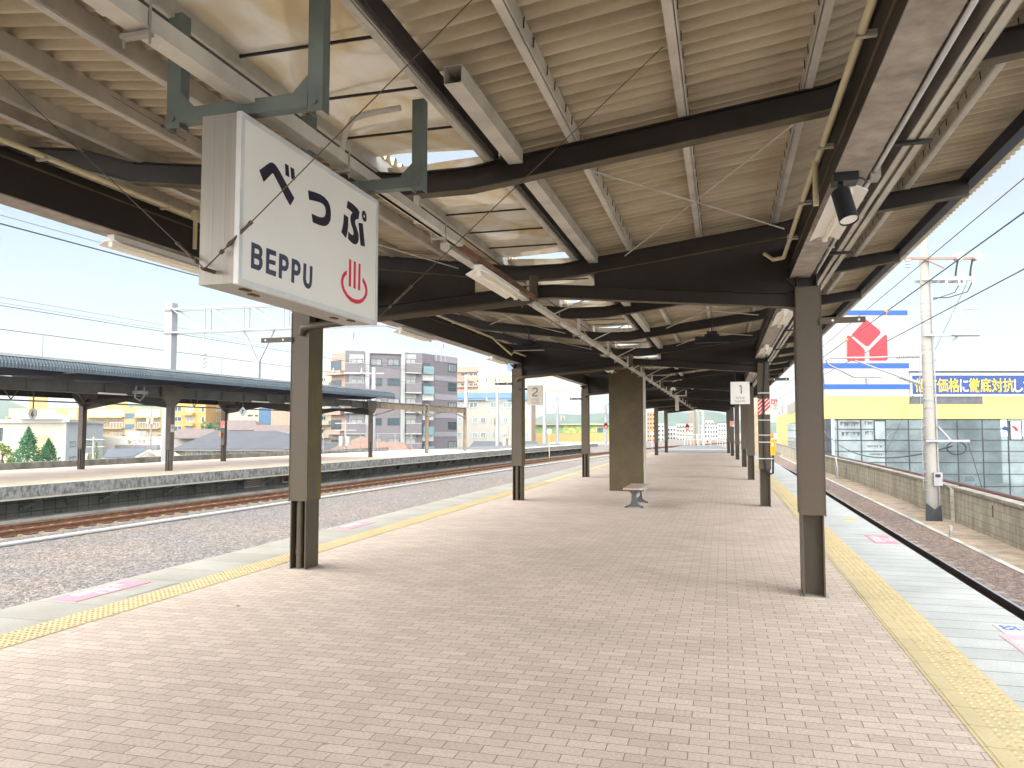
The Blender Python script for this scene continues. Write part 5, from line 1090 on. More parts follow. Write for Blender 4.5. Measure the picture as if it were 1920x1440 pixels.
for y in (22.5, 28.7, 41): b.cyl((TC(y) - 13, y, 6.1), (TC(y) - 13, y, 4.6), .012, 5)
tag(b.build('wire_dropper', m_wirek), 'thin vertical droppers below the contact wire over the opposite canopy', 'wire dropper')
def mast(lab, px, ytop, depth, r=.16, arms=(), base=ZB, mt=None):
    q = P(px, 806, depth); base = base; zt = zof(px, ytop, depth); t_ = thing('line_mast', lab, 'mast', (q.x, q.y, base)); b = MB(); b.cyl((q.x, q.y, base), (q.x, q.y, zt), r * 1.1, 12, r2=r * .85); b.build('pole', mt or m_mast, t_)
    b = MB()
    for (dz, w0, w1) in arms: b.bar((q.x + w0, q.y + w0 * .25, zt - dz), (q.x + w1, q.y + w1 * .25, zt - dz), .1, .1); [b.cyl((q.x + w, q.y + w * .25, zt - dz), (q.x + w, q.y + w * .25, zt - dz + .45), .12, 6, r2=.05) for w in (w0, (w0 + w1) * .4) if abs(w) > .5]
    if arms: b.build('crossarm', m_galvo, t_)
    return q, zt
mast('white concrete mast with left crossarm before the dark grey apartments', 700, 688, 62, .2, ((.5, -3.2, .8),), ZS)
qa, za = mast('white portal mast standing on the last bare brown column', 874, 702, 60.4, .15, base=3.37)
qb, zb = mast('slim white mast left of the second post on the left', 932.5, 727, 88, .2, ((1.5, -1.2, 1.2), (3, -1, 1)))
qc, zc = mast('white portal mast left of the green and yellow building', 1021, 727, 100, .25)
qd, zd = mast('thin white portal mast before the green building', 1045, 741, 130, .25)
qe, ze = mast('grey mast that carries the red signal near the box wall', 1136, 745, 130, .25)
def portal(lab, q, z, dx, dy, dep):
    b = MB(); e = Vector((q.x + dx, q.y + dy, 0)); n = int(abs(dx) / 2.2)
    b.bar((q.x, q.y, z), (e.x, e.y, z), .14, .14); b.bar((q.x, q.y, z - dep), (e.x, e.y, z - dep), .14, .14)
    for k in range(n):
        p0 = Vector((q.x, q.y, 0)).lerp(e, k / n); p1 = Vector((q.x, q.y, 0)).lerp(e, (k + 1) / n); b.bar((p0.x, p0.y, z), (p1.x, p1.y, z - dep), .08, .08); b.bar((p1.x, p1.y, z), (p1.x, p1.y, z - dep), .08, .08)
    b.cyl((e.x, e.y, ZB), (e.x, e.y, z + .3), .22, 10)
    tag(b.build('catenary_portal', m_mastr if 'rust' in lab else m_mast), lab, 'catenary portal')
m_mastr = mat('mast_rusty', (.42, .33, .22), .7, .1, .2, 1)
portal('rust stained lattice portal beam above the number 2 sign', qa, za - .2, 22, 4, 1.1)
portal('thin lattice portal beam between the number 2 sign and the next post', qc, zc - .8, 20, 4, 1.2)
portal('farthest thin lattice portal beam left of the box wall', qd, zd - 1.5, 18, 3, 1.3)

# ------------------------------------------------------------------ town: helper for buildings given by their corners in the view
def px2(px, depth): q = P(px, 806, depth); return (q.x, q.y)
def house(name, lab, cat, corners, ytop, wm, back=8, z0=ZS, roofm=None, top_at=0):
    pts = [px2(*c) for c in corners]; facs = [Fac(pts[i], pts[i + 1]) for i in range(len(pts) - 1)]
    zt = zof(corners[top_at][0], ytop, corners[top_at][1])
    a, c = Vector((*pts[0], 0)), Vector((*pts[-1], 0)); out_ = ((a + c) / 2 - EYE); out_.z = 0; out_.normalize()
    poly = pts + [tuple((c + out_ * back)[:2]), tuple((a + out_ * back)[:2])]
    t_ = thing(name, lab, cat, (pts[0][0], pts[0][1], z0)); w_ = solid(poly, z0, zt).build('wall', wm, t_)
    if roofm:
        cx_ = sum(p[0] for p in poly) / len(poly); cy_ = sum(p[1] for p in poly) / len(poly)
        solid([(cx_ + (p[0] - cx_) * 1.02, cy_ + (p[1] - cy_) * 1.02) for p in poly], zt + .003, zt + .25).build('roof', roofm, t_)
    return t_, facs, zt
def hiproof(t_, name, px0, px1, yeave, yridge, pr0, pr1, depth, span, mt, zs=None):
    """hipped roof: eave from px0 to px1 at this depth, ridge half the span behind"""
    A, B = P(px0, yeave, depth), P(px1, yeave, depth); u = (B - A); u.z = 0; dv = Vector((-u.y, u.x, 0)).normalized()
    if dv.dot(FW) < 0: dv = -dv
    ze = A.z; r0, r1 = P(pr0, yridge, depth + span / 2), P(pr1, yridge, depth + span / 2); r0.z = r1.z = (r0.z + r1.z) / 2
    B.z = ze; C_, D_ = B + dv * span, A + dv * span; b = MB(); dn = Vector((0, 0, -.12))
    b.add([A, B, C_, D_, r0, r1], [(0, 1, 5, 4), (1, 2, 5), (2, 3, 4, 5), (3, 0, 4)]); b.add([A, B, C_, D_, A + dn, B + dn, C_ + dn, D_ + dn], [(4, 5, 6, 7), (0, 1, 5, 4), (1, 2, 6, 5), (2, 3, 7, 6), (3, 0, 4, 7)])
    return b.build('roof', mt, t_), A, B
m_gw = glass('window_glass', (.035, .055, .07), .2, .3); m_gwl = glass('window_curtain', (.19, .21, .215), .3, .3); m_wf = mat('window_frame_dark', (.03, .05, .06), .5, .2); m_wfw = mat('window_frame_white', (.42, .43, .43), .5)
def z5(x, y): return 590 + x / 6.4, 620 + y / 6.4
def zr(x0, x1, y0, y1, f): (a, c), (b_, d) = f(x0, y0), f(x1, y1); return a, b_, c, d
# dark grey apartment block
m_ap = brick('apt_grey', (.15, .138, .152), (.135, .125, .14), (.17, .16, .17), .6, .2, .02, .8, .5, 'xz', .1, (.94, 1.05), .1, .03); m_apl = mat('apt_pale', (.29, .30, .295), .8, 0, .14, .5, stretch=(1, 1, .3)); m_band = mat('apt_band', (.23, .22, .245), .8, 0, .05)
apt, (f1, f2), zt = house('apartment_block', 'dark grey tiled apartment block with pale balconies and wide windows', 'apartment building', [(645.6, 110), (790.8, 114), (857, 122)], 656, m_ap, 14)
ROWS = [(337, 420), (573, 657), (812, 890), (1050, 1133), (1288, 1370)]
for i, (ya, yb) in enumerate(ROWS):
    for xa, xb in ((667, 803), (875, 1015)):
        f1.window(apt, *zr(xa, xb, ya, yb, z5), m_wf, m_gwl if (i + xa) % 2 else m_gw, 1)
    f2.window(apt, *zr(1600, 1697, ya + 62 - i * 6, yb + 75 - i * 8, z5), m_wf, m_gw if i % 2 else m_gwl, 2)
b = MB()
for xa, xb in ((600, 648), (1030, 1078)): f1.rect(b, *zr(xa, xb, 240, 1440, z5), 0, .35)
f1.rect(b, *zr(600, 1078, 238, 278, z5), .02, .36); b.build('concrete_pier', m_apl, apt)
BR = [(395, 505), (632, 742), (870, 978), (1113, 1230), (1350, 1460)]
for i, (ya, yb) in enumerate(BR):
    for xa, xb, tag_ in ((356, 596, 0), (1082, 1262, 1)):
        b = MB(); f1.rect(b, *zr(xa, xb, ya + 6, yb, z5), .9, 1.02, 0); f1.rect(b, *zr(xa - 2, xb + 2, ya - 2, ya + 6, z5), .86, 1.06, 1); f1.rect(b, *zr(xa - 2, xb + 2, yb, yb + 14, z5), .0, 1.04, 1); b.build('balcony', [m_ap, m_apl], apt)
        b = MB(); f1.rect(b, *zr(xa + 60 if not tag_ else xa + 6, xb - 4 if not tag_ else xb - 46, ya - 110, ya + 2, z5), .0, .05); b.build('balcony_recess', m_apl, apt)
        f1.window(apt, *zr(xa + 76 if not tag_ else xa + 8, xb - 18 if not tag_ else xb - 50, ya - 55, ya + 30, z5), m_wf, m_gwl if i % 2 else m_gw, 1)
    xa, xb = 1292, 1424; b = MB(); f1.rect(b, *zr(xa, xb, yb + 20, yb + 95, z5), .0, .12); b.build('concrete_panel', m_apl, apt)
    b = MB(); f1.rect(b, *zr(xa + 2, xb - 2, ya + 38, yb + 20, z5), .5, .56)
    b.build('glass_rail', mat('rail_glass', (.10, .19, .205), .15, 0, .15, 1), apt); f1.window(apt, *zr(xa + 5, xb - 40, ya - 5, ya + 45, z5), m_wf, m_gw, 1)
b = MB()
for ya, yb in ((305, 380), (540, 605), (765, 832), (990, 1050), (1215, 1270)): f2.rect(b, *zr(1436, 1704, ya, yb, z5), 0, .05)
b.build('tile_band', m_band, apt)
b = MB(); q = P(661, 650, 116)
for px, yt in ((661, 625), (696, 628), (704, 618), (775, 625), (818, 645), (827, 640), (835, 648)): b = MB(); q = P(px, 660, 117); b.cyl((q.x, q.y, zt - 1), (q.x, q.y, zof(px, yt, 117)), .06, 6); b.build('antenna', m_galvo, apt)
b = MB(); q = P(660, 630, 117); b.box(q.x - .5, q.x + .3, q.y - .2, q.y + .2, zof(660, 634, 117), zof(660, 623, 117)); b.build('antenna', m_galvo, apt); b = MB(); q = P(828, 650, 117); b.box(q.x - .2, q.x + .3, q.y - .2, q.y + .2, zof(828, 652, 117), zof(828, 645, 117)); b.build('antenna', m_galvo, apt)
# pinkish slab with balconies, left of it
m_pk = mat('apt_pink', (.30, .21, .165), .8, 0, .08); m_cr = mat('apt_cream', (.32, .295, .23), .8, 0, .08)
pk, (f1,), zt = house('apartment_building', 'pinkish apartment building peeping out left of the dark grey block', 'apartment building', [(620, 128), (648, 126)], 662, m_pk, 10)
for k in range(5):
    b = MB(); f1.rect(b, 618, 648, 696 + k * 37, 704 + k * 37, .0, 1.2); b.build('balcony_slab', m_pk, pk)
    b = MB(); f1.rect(b, 621, 640, 676 + k * 37, 694 + k * 37, .0, .08); b.build('window', m_gw, pk)
cm, (f1,), zt = house('apartment_building', 'cream low apartment building with long balconies behind the nearest left post', 'apartment building', [(560, 150), (621, 148)], 706, m_cr, 10)
for k in range(5):
    b = MB(); f1.rect(b, 561, 621, 717 + k * 24, 725 + k * 24, .0, 1.0); b.build('balcony', m_cr, cm); [f1.window(cm, xa, xb, 708 + k * 24, 716 + k * 24, m_wfw, m_gw, 1) for xa, xb in ((603, 611), (570, 596))]
# yellow apartments
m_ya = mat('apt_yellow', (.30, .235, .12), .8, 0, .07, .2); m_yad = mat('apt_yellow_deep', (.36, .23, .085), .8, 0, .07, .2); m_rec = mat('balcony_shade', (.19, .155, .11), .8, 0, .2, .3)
z1_ = lambda x, y: (x / 6.857, 640 + y / 6.857)
ya_, (f1,), zt = house('apartment_building', 'long yellow apartment building with balconies behind the white hall', 'apartment building', [(15, 200), (302, 196)], 765, m_ya, 14)
b = MB()
for xa, xb, yt in ((52, 88, 742), (160, 180, 754), (196, 238, 750), (250, 256, 750)): 
    p0, p1 = px2(xa, 204), px2(xb, 204); d = (Vector((*p0, 0)) - EYE); d.z = 0; d.normalize(); q = [p0, p1, tuple((Vector((*p1, 0)) + d * 6)[:2]), tuple((Vector((*p0, 0)) + d * 6)[:2])]; b.prism([(x, y, zt - .1) for x, y in q], (0, 0, zof(xa, yt, 204) - zt + .1))
b.build('roof_house', m_ya, ya_)
for k, (ya, yb) in enumerate(((872, 985), (1010, 1125), (1145, 1215), (1235, 1320))):
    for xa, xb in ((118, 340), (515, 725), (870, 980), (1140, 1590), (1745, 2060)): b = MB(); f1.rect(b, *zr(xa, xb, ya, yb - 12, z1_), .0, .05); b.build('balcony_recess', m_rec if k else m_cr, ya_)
    for xa, xb in ((540, 640), (650, 720), (1180, 1325), (1415, 1575), (1770, 1900), (1920, 2050)): f1.window(ya_, *zr(xa, xb, ya + 30, yb - 8, z1_), m_wfw, m_gwl if k % 2 else m_gw, 3, 0, .12)
    for xa, xb in ((110, 350), (505, 730), (1130, 1600), (1740, 2065)): b = MB(); f1.rect(b, *zr(xa, xb, yb - 14, yb, z1_), .05, 1.2); b.build('balcony_slab', m_ya, ya_)
    for xa, xb in ((1610, 1725), (1030, 1110)): b = MB(); f1.rect(b, *zr(xa, xb, ya + 55, yb + 5, z1_), .02, .06); b.build('stair_opening', mat('opening_blue', (.06, .10, .16), .6), ya_)
z3_ = lambda x, y: (260 + x / 6.4, 640 + y / 6.4)
og, (f1,), zt = house('apartment_building', 'orange yellow apartment building behind the middle of the opposite platform', 'apartment building', [(318, 150), (386, 148), (432, 158)], 752, m_yad, 12) if False else (None, (None,), 0)
og, (f1, f2), zt = house('apartment_building', 'orange yellow apartment building behind the middle of the opposite platform', 'apartment building', [(312, 150), (385, 148), (432, 160)], 748, m_yad, 12)
for ya, yb in ((780, 850), (905, 970), (1015, 1090)):
    f1.window(og, *zr(425, 515, ya, yb - 10, z3_), m_wfw, m_gw, 1); f1.window(og, *zr(575, 660, ya, yb, z3_), m_wfw, m_gwl, 1); f1.window(og, *zr(755, 790, ya, yb, z3_), m_wfw, m_gw, 0); f2.window(og, *zr(930, 975, ya + 10, yb, z3_), m_wfw, m_gwl, 1)
for y in (860, 985): b = MB(); f1.rect(b, *zr(550, 680, y, y + 30, z3_), .0, .9); b.build('balcony', m_yad, og)
wa, (f1,), zt = house('apartment_building', 'white and tan block with a dark blue glass stair, over the tiled roofs', 'apartment building', [(428, 145), (548, 143)], 755, m_cr, 12)
b = MB(); f1.rect(b, *zr(1445, 1585, 800, 1000, z3_), .0, .1); b.build('stair_glass', mat('stair_blue', (.03, .09, .17), .3), wa); b = MB(); f1.rect(b, *zr(1590, 1840, 800, 1010, z3_), .0, .12); b.build('tan_wall', m_pk, wa)
f1.window(wa, *zr(1115, 1195, 795, 855, z3_), m_wfw, m_gwl, 2); f1.window(wa, *zr(1745, 1800, 830, 905, z3_), m_wf, m_gw, 0); f1.window(wa, *zr(1745, 1790, 955, 1000, z3_), m_wf, m_gw, 0)
b = MB(); [f1.rect(b, *zr(x, x + 18, 880, 900, z3_), 0, .08) for x in (1310, 1330, 1352, 1395, 1412)]; b.build('small_window', m_gw, wa)
# white hall
m_hall = mat('hall_cream', (.36, .34, .28), .8, 0, .05, .3); m_halls = mat('hall_pale', (.40, .44, .47), .8, 0, .05, .3); m_tan = mat('hall_tan', (.50, .33, .17), .7)
hl, (f1, f2), zt = house('hall', 'cream and white flat hall with a low gable hump, left behind the conifers', 'hall', [(-40, 100), (124, 92), (193, 118)], 788, m_hall, 20, top_at=1)
b = MB(); f2.rect(b, 123.6, 192, 792, 880, .01, .04); b.build('side_render', m_halls, hl)
b = MB(); f1.rect(b, -40, 124, 786, 793, .0, .4); f2.rect(b, 124, 193, 788, 793, .0, .35); b.build('cornice', m_whiteo, hl)
b = MB(); f1.quad(b, [(44, 783), (62, 778), (78, 772), (92, 775), (108, 780), (124, 786), (44, 786)], -1, 0, 2.5); b.build('gable_hump', m_whiteo, hl)
b = MB(); f1.quad(b, [(66, 860)] + [(82.5 - 16.5 * math.cos(a), 829 - 15 * math.sin(a)) for a in np.linspace(0, math.pi, 13)] + [(99, 860)], .02, 0, .1); b.build('arch', m_tan, hl)
f1.window(hl, 0, 5, 802, 827, m_wf, m_gw, 0, 1)
for xa, xb, ya, yb in ((892, 965, 1290, 1360), (1010, 1073, 1287, 1352), (1115, 1172, 1285, 1347)): f2.window(hl, *zr(xa, xb, ya, yb, z1_), m_wf, m_gw, 3)
zz1 = lambda x, y: (x / 6.857, 820 + y / 6.857)
for xa, xb, ya, yb in ((885, 960, 250, 380), (1000, 1068, 240, 380)): f2.window(hl, *zr(xa, xb, ya, yb, zz1), m_wf, m_gw, 3)
wl, (f1,), zt = house('white_building', 'long low white building behind the small grey roofed house', 'building', [(187, 130), (330, 126)], 819, mat('lowwall_white', (.46, .45, .41), .8, 0, .04), 8)
b = MB(); f1.rect(b, 232, 258, 808, 819, -2, -.4); f1.rect(b, 222, 300, 834, 845, .0, .8, 1); b.build('roof_box', [m_whiteo, m_galvo], wl)
b = MB(); rl = random.Random(9)
for k in range(26): x = rl.uniform(240, 290); y = rl.uniform(825, 832); f1.rect(b, x, x + rl.uniform(1, 4), y, y + rl.uniform(.4, 1.4), .0, .04)
b.build('wall_flourish', mat('flourish', (.35, .18, .1), .7), wl)
# houses with tiled roofs
m_tile = mat('roof_tile_grey', (.075, .088, .105), .6, 0, .12, 2, stretch=(1, 1, 3)); m_tiled = mat('roof_slate_dark', (.062, .066, .078), .7, 0, .1, .8); m_tileb = mat('roof_tile_brown', (.13, .102, .095), .7, 0, .14, 1.5); m_tilep = brick('roof_tile_pink', (.25, .135, .10), (.20, .115, .09), (.13, .08, .06), .6, .35, .03, .8, .5, 'xy', .3, (.85, 1.1), .5, .05)
m_beige = mat('house_beige', (.26, .215, .15), .85, 0, .06); m_offw = mat('house_offwhite', (.32, .305, .27), .85, 0, .06)
hh, (f1,), zt = house('house', 'beige house with a wide dark slate hipped roof and white sliding windows', 'house', [(330, 90), (540, 90)], 841.5, m_beige, 9)
hiproof(hh, 'roof', 322, 620, 841.5, 808, 403, 515, 88.6, 12, m_tiled)
b = MB(); f1.rect(b, 326, 541, 841.8, 844, -.2, 1.25); b.build('gutter', m_whiteo, hh)
for xa, xb in ((348, 371), (375, 399), (431, 454), (458, 481.5), (512, 536)): f1.window(hh, xa, xb, 846, 862, m_wfw, m_gwl, 1)
b = MB(); [f1.rect(b, x, x + .8, 845, 866, .0, .08) for x in (406, 422, 507)]; b.build('downpipe', m_whiteo, hh)
b = MB(); f1.rect(b, 322, 330, 845, 868, .0, .6); b.build('corner_wall', m_halls, hh)
sh_, (f1,), zt = house('house', 'small house with a ribbed grey metal roof and pale gable', 'house', [(192, 72), (300, 72)], 860, m_offw, 6)
q = [P(x, y, 70.5) for x, y in ((258, 859), (279, 845), (301, 858), (301, 869), (258, 869))]; b = MB(); b.prism(q, Vector((0, 3, 0))); b.build('gable_wall', m_offw, sh_)
def slab(b, pts, th=.12): b.prism([P(*p) for p in pts], (0, 0, -th))
b = MB(); slab(b, [(193, 857, 70), (246, 855.5, 70), (281, 841, 74.5), (203, 841, 74.5)]); slab(b, [(196, 866, 68.6), (252, 865, 68.6), (254, 859, 70), (199, 858.5, 70)]); slab(b, [(246, 856, 69.6), (251, 857, 69.6), (281, 845, 72), (279, 842, 74.5)]); slab(b, [(279, 844, 69.8), (306, 858, 69.8), (306, 858, 76), (279, 842, 76)]); b.build('roof', m_tile, sh_)
b = MB(); b.bar(P(254, 859, 69.5), P(279.5, 844.3, 69.5), .2, .2); b.bar(P(279.5, 844.3, 69.5), P(305, 858.5, 69.5), .2, .2); b.build('barge_board', m_offw, sh_)
b1, (f1,), zt = house('house', 'brown tiled roof house left behind the wide slate roof', 'house', [(328, 108), (400, 108)], 820, m_offw, 8); hiproof(b1, 'roof', 325, 410, 821, 804, 332, 400, 106, 9, m_tileb)
b2, (f1,), zt = house('house', 'brown tiled roof house with the satellite dish, behind the slate roof', 'house', [(424, 118), (482, 118)], 806, m_offw, 8); hiproof(b2, 'roof', 423, 484, 806, 788, 425, 478, 116, 9, m_tileb)
q = P(421, 801, 112); b = MB(); b.cyl(q, q + Vector((-.1, -.25, .1)), .32, 14, r2=.5); b.cyl((q.x, q.y, q.z), (q.x, q.y, q.z + 2), .04, 6); b.build('satellite_dish', m_whiteo, b2)
b3, (f1,), zt = house('house', 'brown tiled roof house at the right, beside the nearest left post', 'house', [(476, 112), (548, 112)], 812, m_offw, 8); hiproof(b3, 'roof', 474, 570, 813, 797, 480, 562, 110, 9, m_tileb)
b4, (f1,), zt = house('house', 'house with a salmon pink tiled hip roof below the dark grey apartments', 'house', [(614, 88), (757, 88)], 846, m_offw, 8); hiproof(b4, 'roof', 606, 762, 848, 818, 676, 679, 86, 11, m_tilep); hiproof(b4, 'roof', 690, 770, 850, 829, 704, 757, 84, 9, m_tilep)
fn = thing('mesh_fence', 'thin grey mesh fence at the far side of the opposite platform end', 'fence', (-21, 54, 0))
b = MB(); fa, fb = P(606, 846, 58), P(772, 848, 62); za, zb_ = 1.35, -.05
for k in range(6): p = fa.lerp(fb, k / 5); b.cyl((p.x, p.y, zb_), (p.x, p.y, za), .03, 6)
for z in (za, .65, .05): b.cyl((fa.x, fa.y, z), (fb.x, fb.y, z), .022, 6)
b.build('fence_frame', m_galvo, fn); b = MB()
for k in range(70): 
    t = k / 70; p = fa.lerp(fb, t); p2 = fa.lerp(fb, min(1, t + .1)); b.cyl((p.x, p.y, 0), (p2.x, p2.y, 1.3), .005, 3, caps=False); b.cyl((p2.x, p2.y, 0), (p.x, p.y, 1.3), .005, 3, caps=False)
b.build('fence_mesh', m_galvo, fn)
# white building with the blue eave
z6 = lambda x, y: (840 + x / 6, 640 + y / 6)
m_wb = mat('block_ivory', (.34, .33, .29), .8, 0, .04, .2); m_be2 = mat('block_blue', (.13, .23, .42), .5, 0, .08, .3)
wb, (f1, f2), zt = house('office_block', 'ivory office block with a blue roof band behind the second left post', 'office building', [(850, 150), (996, 147), (1003.5, 152)], 747, m_wb, 12, top_at=1)
b = MB(); f1.rect(b, 848, 992, 736.5, 746.5, -.5, .6); b.build('blue_band', m_be2, wb); b = MB(); f1.rect(b, 848, 992, 746.5, 750.5, -.2, .5); b.build('eave', mat('eave_grey', (.16, .22, .3), .6), wb)
for rows, cols in (((685, 752), ((105, 145), (238, 335), (475, 545), (620, 715), (850, 892))), ((856, 920), ((105, 148), (275, 333), (366, 425), (620, 678), (855, 910))), ((1022, 1086), ((105, 148), (275, 333), (366, 425), (512, 530), (620, 678), (855, 910)))):
    for xa, xb in cols: f1.window(wb, *zr(xa, xb, rows[0], rows[1], z6), m_wfw, m_gwl if xa in (366, 238) else mat('pane_teal', (.22, .30, .30), .2), 1, 0, .15)
b = MB(); f2.rect(b, 996, 1003.5, 758, 832, .0, .08); b.build('tan_end', m_pk, wb)
pb, (f1,), zt = house('apartment_building', 'salmon apartment building right of the dark grey block, above the blue band', 'apartment building', [(855, 190), (897, 188)], 688, m_pk, 10)
for ya in (350, 470): 
    for xa in (145, 240, 290): f1.window(pb, *zr(xa, xa + (75 if xa == 145 else 40), ya, ya + 40, z6), m_wfw, m_gw, 1)
for y in (330, 435, 500): b = MB(); f1.rect(b, *zr(100, 340, y, y + 18, z6), 0, .6); b.build('balcony_slab', m_pk, pb)
tb, (f1,), zt = house('office_block', 'sandy stepped tower with a grey blue rooftop box behind the number 2 sign', 'office building', [(889, 205), (966, 203)], 697, mat('tower_sand', (.56, .52, .42), .8, 0, .06), 12)
b = MB(); f1.rect(b, 904, 950, 676, 698, -8, -.3); b.build('rooftop_box', mat('rooftop_blue', (.27, .36, .47), .6), tb)
for k in range(6): b = MB(); f1.rect(b, 912 + k * 8, 913.5 + k * 8, 702, 716, .0, .06); b.build('slit_window', m_gw, tb)
# green and yellow building
gb, (f1,), zt = house('green_yellow_building', 'low building, lime green above and pale orange below, with a leafy mural', 'building', [(1003, 170), (1146, 168)], 797, mat('wall_lime', (.215, .31, .13), .7, 0, .05), 10)
b = MB(); f1.rect(b, 1003, 1146, 812.5, 834, .0, .1); b.build('orange_wall', mat('wall_orange', (.40, .285, .11), .7, 0, .05), gb); b = MB(); f1.rect(b, 1002, 1147, 794.5, 797, -.3, .8); b.build('eave', m_cr, gb)
b = MB(); f1.rect(b, 1056, 1093, 798, 811.5, .0, .06); f1.rect(b, 1108, 1120, 800, 811, .0, .06); b.build('mural', mat('mural_leaf', (.20, .30, .10), .7, 0, .6, 1.2, c2=(.55, .5, .16), thr=(.4, .6)), gb)
f1.window(gb, 1023, 1034, 804, 812, m_wfw, m_gw, 1); f1.window(gb, 1119, 1131, 801, 812, m_wfw, m_gw, 2); f1.window(gb, 1028, 1041, 827, 830, m_wf, m_gw, 1)
lw, (f1,), zt = house('barrier_wall', 'pale blue low wall along the tracks before the orange building', 'wall', [(1030, 150), (1146, 150)], 829, mat('wall_paleblue', (.42, .52, .62), .7, 0, .08), 1)
for i, (xa, xb, lab) in enumerate(((880, 948, 'grey tiled roof with tan gable below the ivory office block'), (960, 1016, 'grey tiled roof right of the second left post'))):
    hz, (f1,), zt = house('house', lab, 'house', [(xa + 2, 110), (xb - 4, 110)], 838, m_beige, 6); hiproof(hz, 'roof', xa, xb, 838, 827, xa + 9, xb - 12, 108, 7, m_tile)
# far end of the line
m_far = [mat('far_wall_' + n, c, .85, 0, .06, .2) for n, c in (('white', (.42, .42, .41)), ('cream', (.44, .40, .29)), ('orange', (.40, .21, .1)), ('grey', (.31, .33, .34)))]
FARB = [(1205, 1213, 762, 250, 0, 'white flats at the far left edge of the box wall gap'), (1213, 1228, 772, 245, 2, 'orange brick flats beyond the last left posts'), (1232, 1246, 794, 235, 0, 'pale flats with dark windows right of the orange flats'), (1246, 1272, 800, 240, 0, 'white house left of the red signal'), (1269, 1290, 802, 215, 1, 'cream house behind the red signal'), (1268, 1300, 794, 300, 3, 'grey roofed long house above the cream one'),
        (1311, 1346, 796, 260, 0, 'white terrace house right of the two tall concrete pillars'), (1346, 1372, 793, 255, 0, 'white house with square windows before the far right posts'), (1316, 1338, 788, 330, 1, 'cream house on the slope above the white terrace'), (1318, 1330, 822, 150, 1, 'small cream shed with a gable beside the platform end')]
for i, (xa, xb, yt, dp, mi, lab) in enumerate(FARB):
    t_, (f1,), zt = house('far_building', lab, 'building', [(xa, dp), (xb, dp - 3)], yt, m_far[mi], 8, roofm=m_tileb if i in (5, 8) else (m_tile if i in (4, 6, 7) else None))
    n = max(1, int((xb - xa) / 5)); b = MB(); rows_ = [yt + 4 + k * 8 for k in range(max(1, int((836 - yt) / 9)))]
    for k in range(n):
        for y in rows_:
            b = MB(); x = xa + (k + .3) * (xb - xa) / n; f1.rect(b, x, x + (xb - xa) / n * .42, y, y + 3.4, .0, .1); b.build('window', m_gw, t_)
# fence and gear at the platform end
pf = thing('platform_end_fence', 'white pipe fence closing the far end of the platform', 'fence', (-2.4, 84, 0))
b = MB()
for x in np.linspace(-4.1, -.7, 6): b.cyl((x, 83.6, -.02), (x, 83.6, 1.15), .035, 6)
for z in (1.12, .6): b.cyl((-4.1, 83.6, z), (-.7, 83.6, z), .03, 6)
for q in (0, 1): b.cyl((-4.1 - q * .2, 83.6 - q * 9, 1.1), (-4.3, 74, 1.1), .03, 6)
b.cyl((-.7, 83.6, 1.12), (.55, 68, 1.12), .03, 6); b.cyl((-.7, 83.6, .6), (.55, 68, .6), .03, 6)
for k in range(5): q = Vector((-.7, 83.6, 0)).lerp(Vector((.55, 68, 0)), (k + 1) / 5); b.cyl((q.x, q.y, -.02), (q.x, q.y, 1.15), .035, 6)
b.build('fence_rail', m_whiteo, pf)
for lab, px, yt, dp, r in (('left of two tall pale concrete pillars at the end of the line', 1302, 700, 105, .2), ('right of two tall pale concrete pillars at the end of the line', 1310.5, 700, 104, .22)):
    mast(lab, px, yt, dp, r, mt=m_pole)
b = MB(); q = P(1297.5, 806, 104)
for dx, dy in ((-.22, -.22), (.22, -.22), (.22, .22), (-.22, .22)): b.cyl((q.x + dx, q.y + dy, ZB), (q.x + dx, q.y + dy, 9), .035, 5)
for k in range(20):
    z = ZB + k * .5; b.cyl((q.x - .22, q.y - .22, z), (q.x + .22, q.y - .22, z + .5), .022, 4); b.cyl((q.x + .22, q.y - .22, z), (q.x + .22, q.y + .22, z + .5), .022, 4)
tag(b.build('lattice_mast', mat('lattice_orange', (.50, .22, .08), .7)), 'rusty orange lattice mast beside the two concrete pillars', 'mast')
m_sigr = bpy.data.materials.new('signal_light'); m_sigr.use_nodes = True; m_sigr.node_tree.nodes['Principled BSDF'].inputs['Base Color'].default_value = (.6, .02, .02, 1); m_sigr.node_tree.nodes['Principled BSDF'].inputs['Emission Color'].default_value = (1, .12, .1, 1); m_sigr.node_tree.nodes['Principled BSDF'].inputs['Emission Strength'].default_value = .35
def signal(lab, px, py, dp):
    q = P(px, py, dp); t_ = thing('railway_signal', lab, 'signal', (q.x, q.y, ZB)); k = dp / 95
    b = MB(); b.cyl((q.x, q.y + .1, ZB), (q.x, q.y + .1, q.z), .06, 8); b.build('post', m_galvo, t_)
    b = MB(); b.cyl((q.x, q.y, q.z + .2 * k), (q.x, q.y + .06, q.z + .2 * k), .21 * k, 16); b.cyl((q.x, q.y, q.z - .2 * k), (q.x, q.y + .06, q.z - .2 * k), .21 * k, 16); b.box(q.x - .21 * k, q.x + .21 * k, q.y, q.y + .06, q.z - .2 * k, q.z + .2 * k); b.build('signal_head', mat('signal_maroon', (.12, .02, .03), .5), t_)
    b = MB(); b.cyl((q.x, q.y - .03, q.z - .16 * k), (q.x, q.y - .005, q.z - .16 * k), .12 * k, 14); b.build('red_light', m_sigr, t_)
signal('red railway signal seen under the far end of the canopy', 1288.5, 800.5, 92); signal('red railway signal on a mast left of the box wall', 1136, 798, 128)
